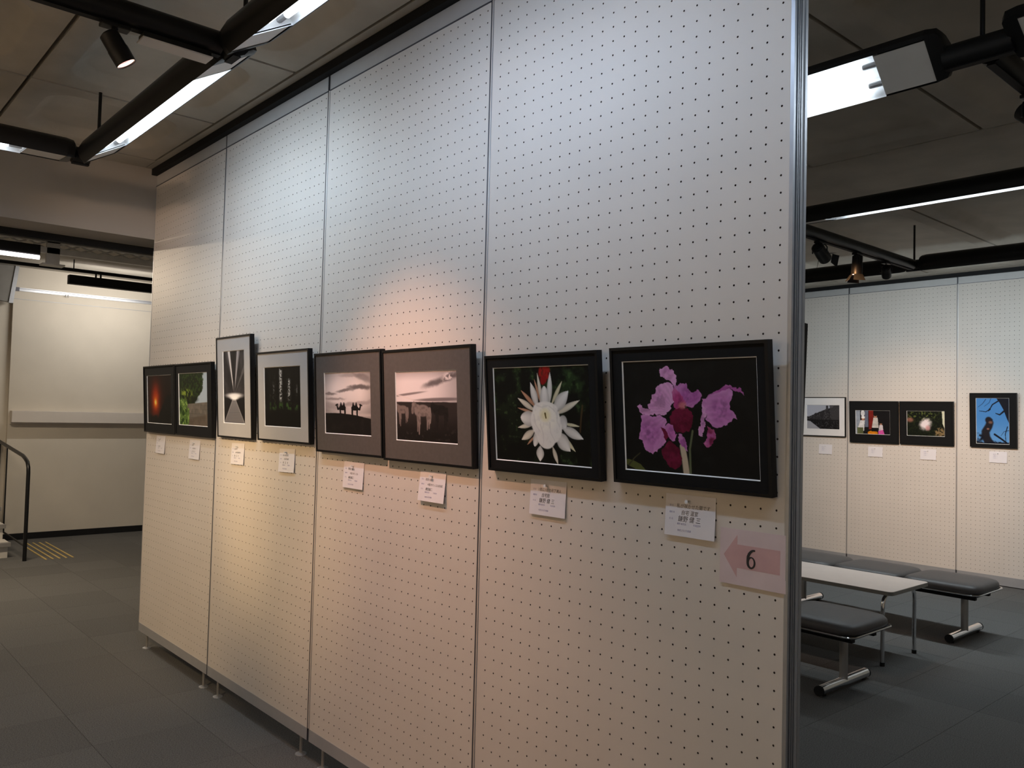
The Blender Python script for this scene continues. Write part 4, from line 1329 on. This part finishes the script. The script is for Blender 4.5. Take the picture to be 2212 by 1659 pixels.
SW, SD = 0.58, 0.56
cm = cushion_mesh(SW - 0.004, SD, 0.075)
tm = MB()
lp = rr_loop(SW - 0.006, SD + 0.006, 0.07)
tm.tube([(x, y, 0) for x, y in lp] + [(lp[0][0], lp[0][1], 0)], 0.006, 6)
trim_me = tm.mesh('chrome_trim', MT['chrome'], True)


def bench(label, yc):
    t = thing('bench', label, 'bench', ((BX0 + BX1) / 2, yc, 0), group='three-seat benches')
    for k in range(3):
        x = (k - 1) * SW
        c = link('seat_cushion', cm, t, (x, 0, 0.372))
        link('chrome_trim', trim_me, c, (0, 0, 0.004))
        MB().box(x - SW / 2 + 0.02, x + SW / 2 - 0.02, -SD / 2 + 0.025, SD / 2 - 0.025, 0.358, 0.374).build('seat_pan', MT['blackmatt'], t)
    for y in (-0.14, 0.14):
        MB().box(-0.84, 0.81, y - 0.02, y + 0.02, 0.318, 0.358, 0.004).build('beam', MT['blackmatt'], t)
    for x in (-0.66, 0.68):
        MB().box(x - 0.035, x + 0.035, -0.05, 0.05, 0.305, 0.325).build('bracket', MT['blackmatt'], t)
        l = MB().tube([(x, 0, 0.05), (x, 0, 0.31)], 0.026, 14).build('leg', MT['legsteel'], t, True)
        f = MB().tube([(x, -0.29, 0.036), (x, 0.29, 0.036)], 0.030, 14).build('foot_bar', MT['chrome'], t, True)
        for y in (-1, 1):
            MB().tube([(x, y * 0.29, 0.036), (x, y * 0.305, 0.036)], 0.0305, 14).build('end_cap', MT['blackmatt'], f, True)
            MB().tube([(x, y * 0.25, 0.0), (x, y * 0.25, 0.012)], 0.018, 10).build('glide', MT['blackmatt'], f, True)
    return t


bench('charcoal three-seat bench in front of the low table, nearer the partition', 3.09)
bench('charcoal three-seat bench between the low table and the far pegboard wall', 5.02)

tb = thing('low_table', 'low laminate table with chrome bent legs between the two benches', 'table', (2.84, 3.98, 0))
tl = [(x, y) for x, y in rr_loop(1.20, 0.60, 0.035)]
MB().prism(tl, 'z', 0.487, 0.510).build('table_top', MT['laminate'], tb)
MB().prism([(x * 1.004, y * 1.006) for x, y in tl], 'z', 0.484, 0.5085).build('edge_band', MT['edge'], tb)
for x in (-0.52, 0.52):
    for s in (-1, 1):
        pts = [(x, s * 0.10, 0.474), (x, s * 0.16, 0.474), (x, s * 0.20, 0.466), (x, s * 0.232, 0.445), (x, s * 0.247, 0.415), (x, s * 0.25, 0.38), (x, s * 0.25, 0.02)]
        l = MB().tube(pts, 0.0135, 10).build('leg', MT['chrome'], tb, True)
        MB().tube([(x, s * 0.25, 0.0), (x, s * 0.25, 0.025)], 0.016, 10).build('rubber_foot', MT['blackmatt'], l, True)
    MB().box(x - 0.03, x + 0.03, -0.12, 0.12, 0.470, 0.486).build('leg_plate', MT['blackmatt'], tb)

# ------------------------------------------------------------------ beyond the beam: stair lobby
st = thing('staircase', 'short cream staircase with grey nosings beside the black handrail', 'stairs', (-4.06, -0.9, 0))
for k in range(4):
    x1 = -0.28 * k; z1 = 0.155 * (k + 1)
    s_ = MB().box(x1 - 0.30, x1, -0.88, 0.86, 0.0 if k == 0 else 0.155 * k - 0.02, z1 - 0.035)
    s_.build('riser', MT['tread'], st)
    tr = MB().box(x1 - 0.30, x1 + 0.03, -0.88, 0.88, z1 - 0.035, z1, 0.004).build('tread', MT['tread'], st)
    MB().box(x1 - 0.03, x1 + 0.033, -0.882, 0.882, z1 - 0.036, z1 + 0.003).build('nosing', MT['nosing'], tr)

hr = thing('handrail', 'black tubular handrail rising beside the stairs', 'handrail', (-3.77, 0.06, 0))
pts = [(0, 0, 0.0), (0, 0, 0.90), (-0.012, 0, 0.955), (-0.06, 0, 1.005), (-0.16, 0, 1.035), (-0.28, 0, 1.06), (-1.45, 0, 1.15), (-1.55, 0, 1.158)]
MB().tube(pts, 0.019, 12).build('top_rail', MT['black'], hr, True)
MB().tube([(0, 0, 0.15), (-1.1, 0, 0.16), (-1.55, 0, 0.19)], 0.010, 8).build('lower_rail', MT['black'], hr, True)
for x in (-1.09,):
    MB().tube([(x, 0, 0.16 if x > -1.5 else 0.21), (x, 0, 1.12 if x > -1.5 else 1.2)], 0.008, 8).build('baluster', MT['black'], hr, True)
MB().tube([(-1.53, 0, 0), (-1.53, 0, 1.156)], 0.014, 8).build('end_post', MT['black'], hr, True)

for k in range(5):
    y = 0.252 + 0.063 * k
    tag(MB().box(-4.98 + 0.01 * k, -3.73, y - 0.009, y + 0.009, -0.001, 0.0055, 0.002).build('tactile_strip', MT['yellow']),
        'yellow raised tactile strip on the carpet beside the handrail', 'tactile strip', 'yellow tactile strips by the handrail')

sh = thing('wall_guard_board', 'long cream board mounted along the lobby wall above the baseboard', 'wall board', (-5.30, 0.15, 1.385))
MB().box(0.0, 0.115, 0, 5.0, 0.0, 0.135, 0.003).build('board', MT['shelf'], sh)
MB().box(0.0, 0.06, 0.0, 5.0, -0.02, 0.0).build('batten', MT['shelf'], sh)

pr_ = thing('picture_rail', 'silver picture rail with hooks high on the lobby wall', 'rail', (-5.30, 0.145, 2.935))
MB().box(0.0, 0.018, 0, 5.0, 0.0, 0.040).build('rail', MT['alu'], pr_)
MB().box(0.018, 0.020, 0.0, 5.0, 0.026, 0.030).build('groove', MT['aludark'], pr_)
for y in (0.535, 0.56):
    MB().tube([(0.02, y, 0.012), (0.035, y, 0.0), (0.03, y + 0.006, -0.022)], 0.004, 6).build('hook', MT['steel'], pr_, True)
MB().box(0.0, 0.022, -0.01, 0.04, -0.002, 0.042).build('end_cap', MT['aludark'], pr_)

so = thing('sloped_soffit_panel', 'dark grey sloping panel with silver edge above the stairs', 'panel', (-5.27, 0.11, 2.78))
MB().prism([(0.0, 0.0), (0.05, 0.435), (-0.9, 0.435), (-0.9, 0.12)], 'x', 0.0, 0.06).build('panel', MT['greywall'], so)
MB().prism([(-0.045, -0.005), (0.0, -0.005), (0.051, 0.435), (0.01, 0.435)], 'x', 0.055, 0.075).build('edge_trim', MT['alu'], so)

tk = thing('lobby_lighting_track', 'thin black lighting track along the lobby ceiling edge', 'lighting track', (-4.2, -0.1, 3.085))
MB().box(-0.02, 0.02, -3.0, 5.0, 0, 0.034).build('track', MT['blackmatt'], tk)
for y in (0.6, 2.6, -2.0):
    MB().tube([(0, y, 0.03), (0, y, 0.14)], 0.006, 6).build('hanger_rod', MT['black'], tk, True)
bb = thing('lobby_wall_washer', 'long black light box hung below the lobby track', 'ceiling light', (-4.2, 0.45, 2.943))
MB().box(-0.045, 0.045, 0.0, 1.3, 0.0, 0.10, 0.004).build('housing', MT['blackmatt'], bb)
MB().box(-0.049, -0.044, 0.06, 1.24, 0.012, 0.07).build('diffuser', MT['tubewarm'], bb)
for y in (0.28, 0.33, 1.0):
    MB().tube([(0, y, 0.09), (0, y, 0.144)], 0.010, 8).build('clamp', MT['black'], bb, True)
fx = thing('lobby_fluorescent', 'black hanging fluorescent with a bare glowing tube in the lobby', 'ceiling light', (-2.5, -0.188, 2.90))
MB().box(-0.05, 0.04, -1.25, 0.0, 0.048, 0.138, 0.005).build('housing', MT['blackmatt'], fx)
MB().tube([(0.035, -1.22, 0.024), (0.035, -0.006, 0.024)], 0.019, 12).build('fluorescent_tube', MT['tubewarm'], fx, True)
MB().box(0.0, 0.03, -1.25, -1.22, 0.0, 0.05).build('lamp_holder', MT['blackmatt'], fx)
for y in (-0.35, -0.95):
    MB().tube([(0, y, 0.13), (0, y, 0.325)], 0.006, 6).build('hanger_rod', MT['black'], fx, True)
    MB().box(-0.03, 0.03, y - 0.03, y + 0.03, 0.20, 0.24).build('clamp', MT['black'], fx)

ct = thing('cable_tray', 'pale perforated cable tray with cross bracing under the lobby ceiling', 'cable tray', (-2.9, -1.0, 3.04))
for z0, z1 in ((0.0, 0.055), (0.10, 0.115)):
    MB().box(-0.03, 0.03, 0.0, 6.0, z0, z1).build('side_rail', MT['cable'], ct)
for k in range(40):
    y = 0.05 + 0.15 * k
    for a, b in ((0.052, 0.104), (0.104, 0.052)):
        MB().tube([(0, y, a), (0, y + 0.14, b)], 0.007, 5).build('brace', MT['cable'], ct)
MB().box(-0.03, 0.03, 0.95, 1.06, -0.10, 0.183).build('hanger_bracket', MT['cable'], ct)
MB().box(-0.07, 0.07, 0.91, 1.10, -0.115, -0.10).build('foot_plate', MT['cable'], ct)

# lamps of the lobby light boxes
for (x, y, z, key) in ((-4.262, 1.1, 2.985, 'lb'), (-2.46, -0.81, 2.89, 'lf')):
    ld = bpy.data.lights.new('lobby_lamp', 'AREA')
    ld.shape = 'RECTANGLE'; ld.size = 0.05; ld.size_y = 1.15
    set_lamp(ld, key)
    lo_ = bpy.data.objects.new('lamp', ld)
    C.objects.link(lo_)
    lo_.parent = bb if x < -4 else fx
    lo_.location = Vector((x, y, z)) - lo_.parent.location
    lo_.rotation_euler = (0, math.radians(58 if x < -4 else -10), 0)
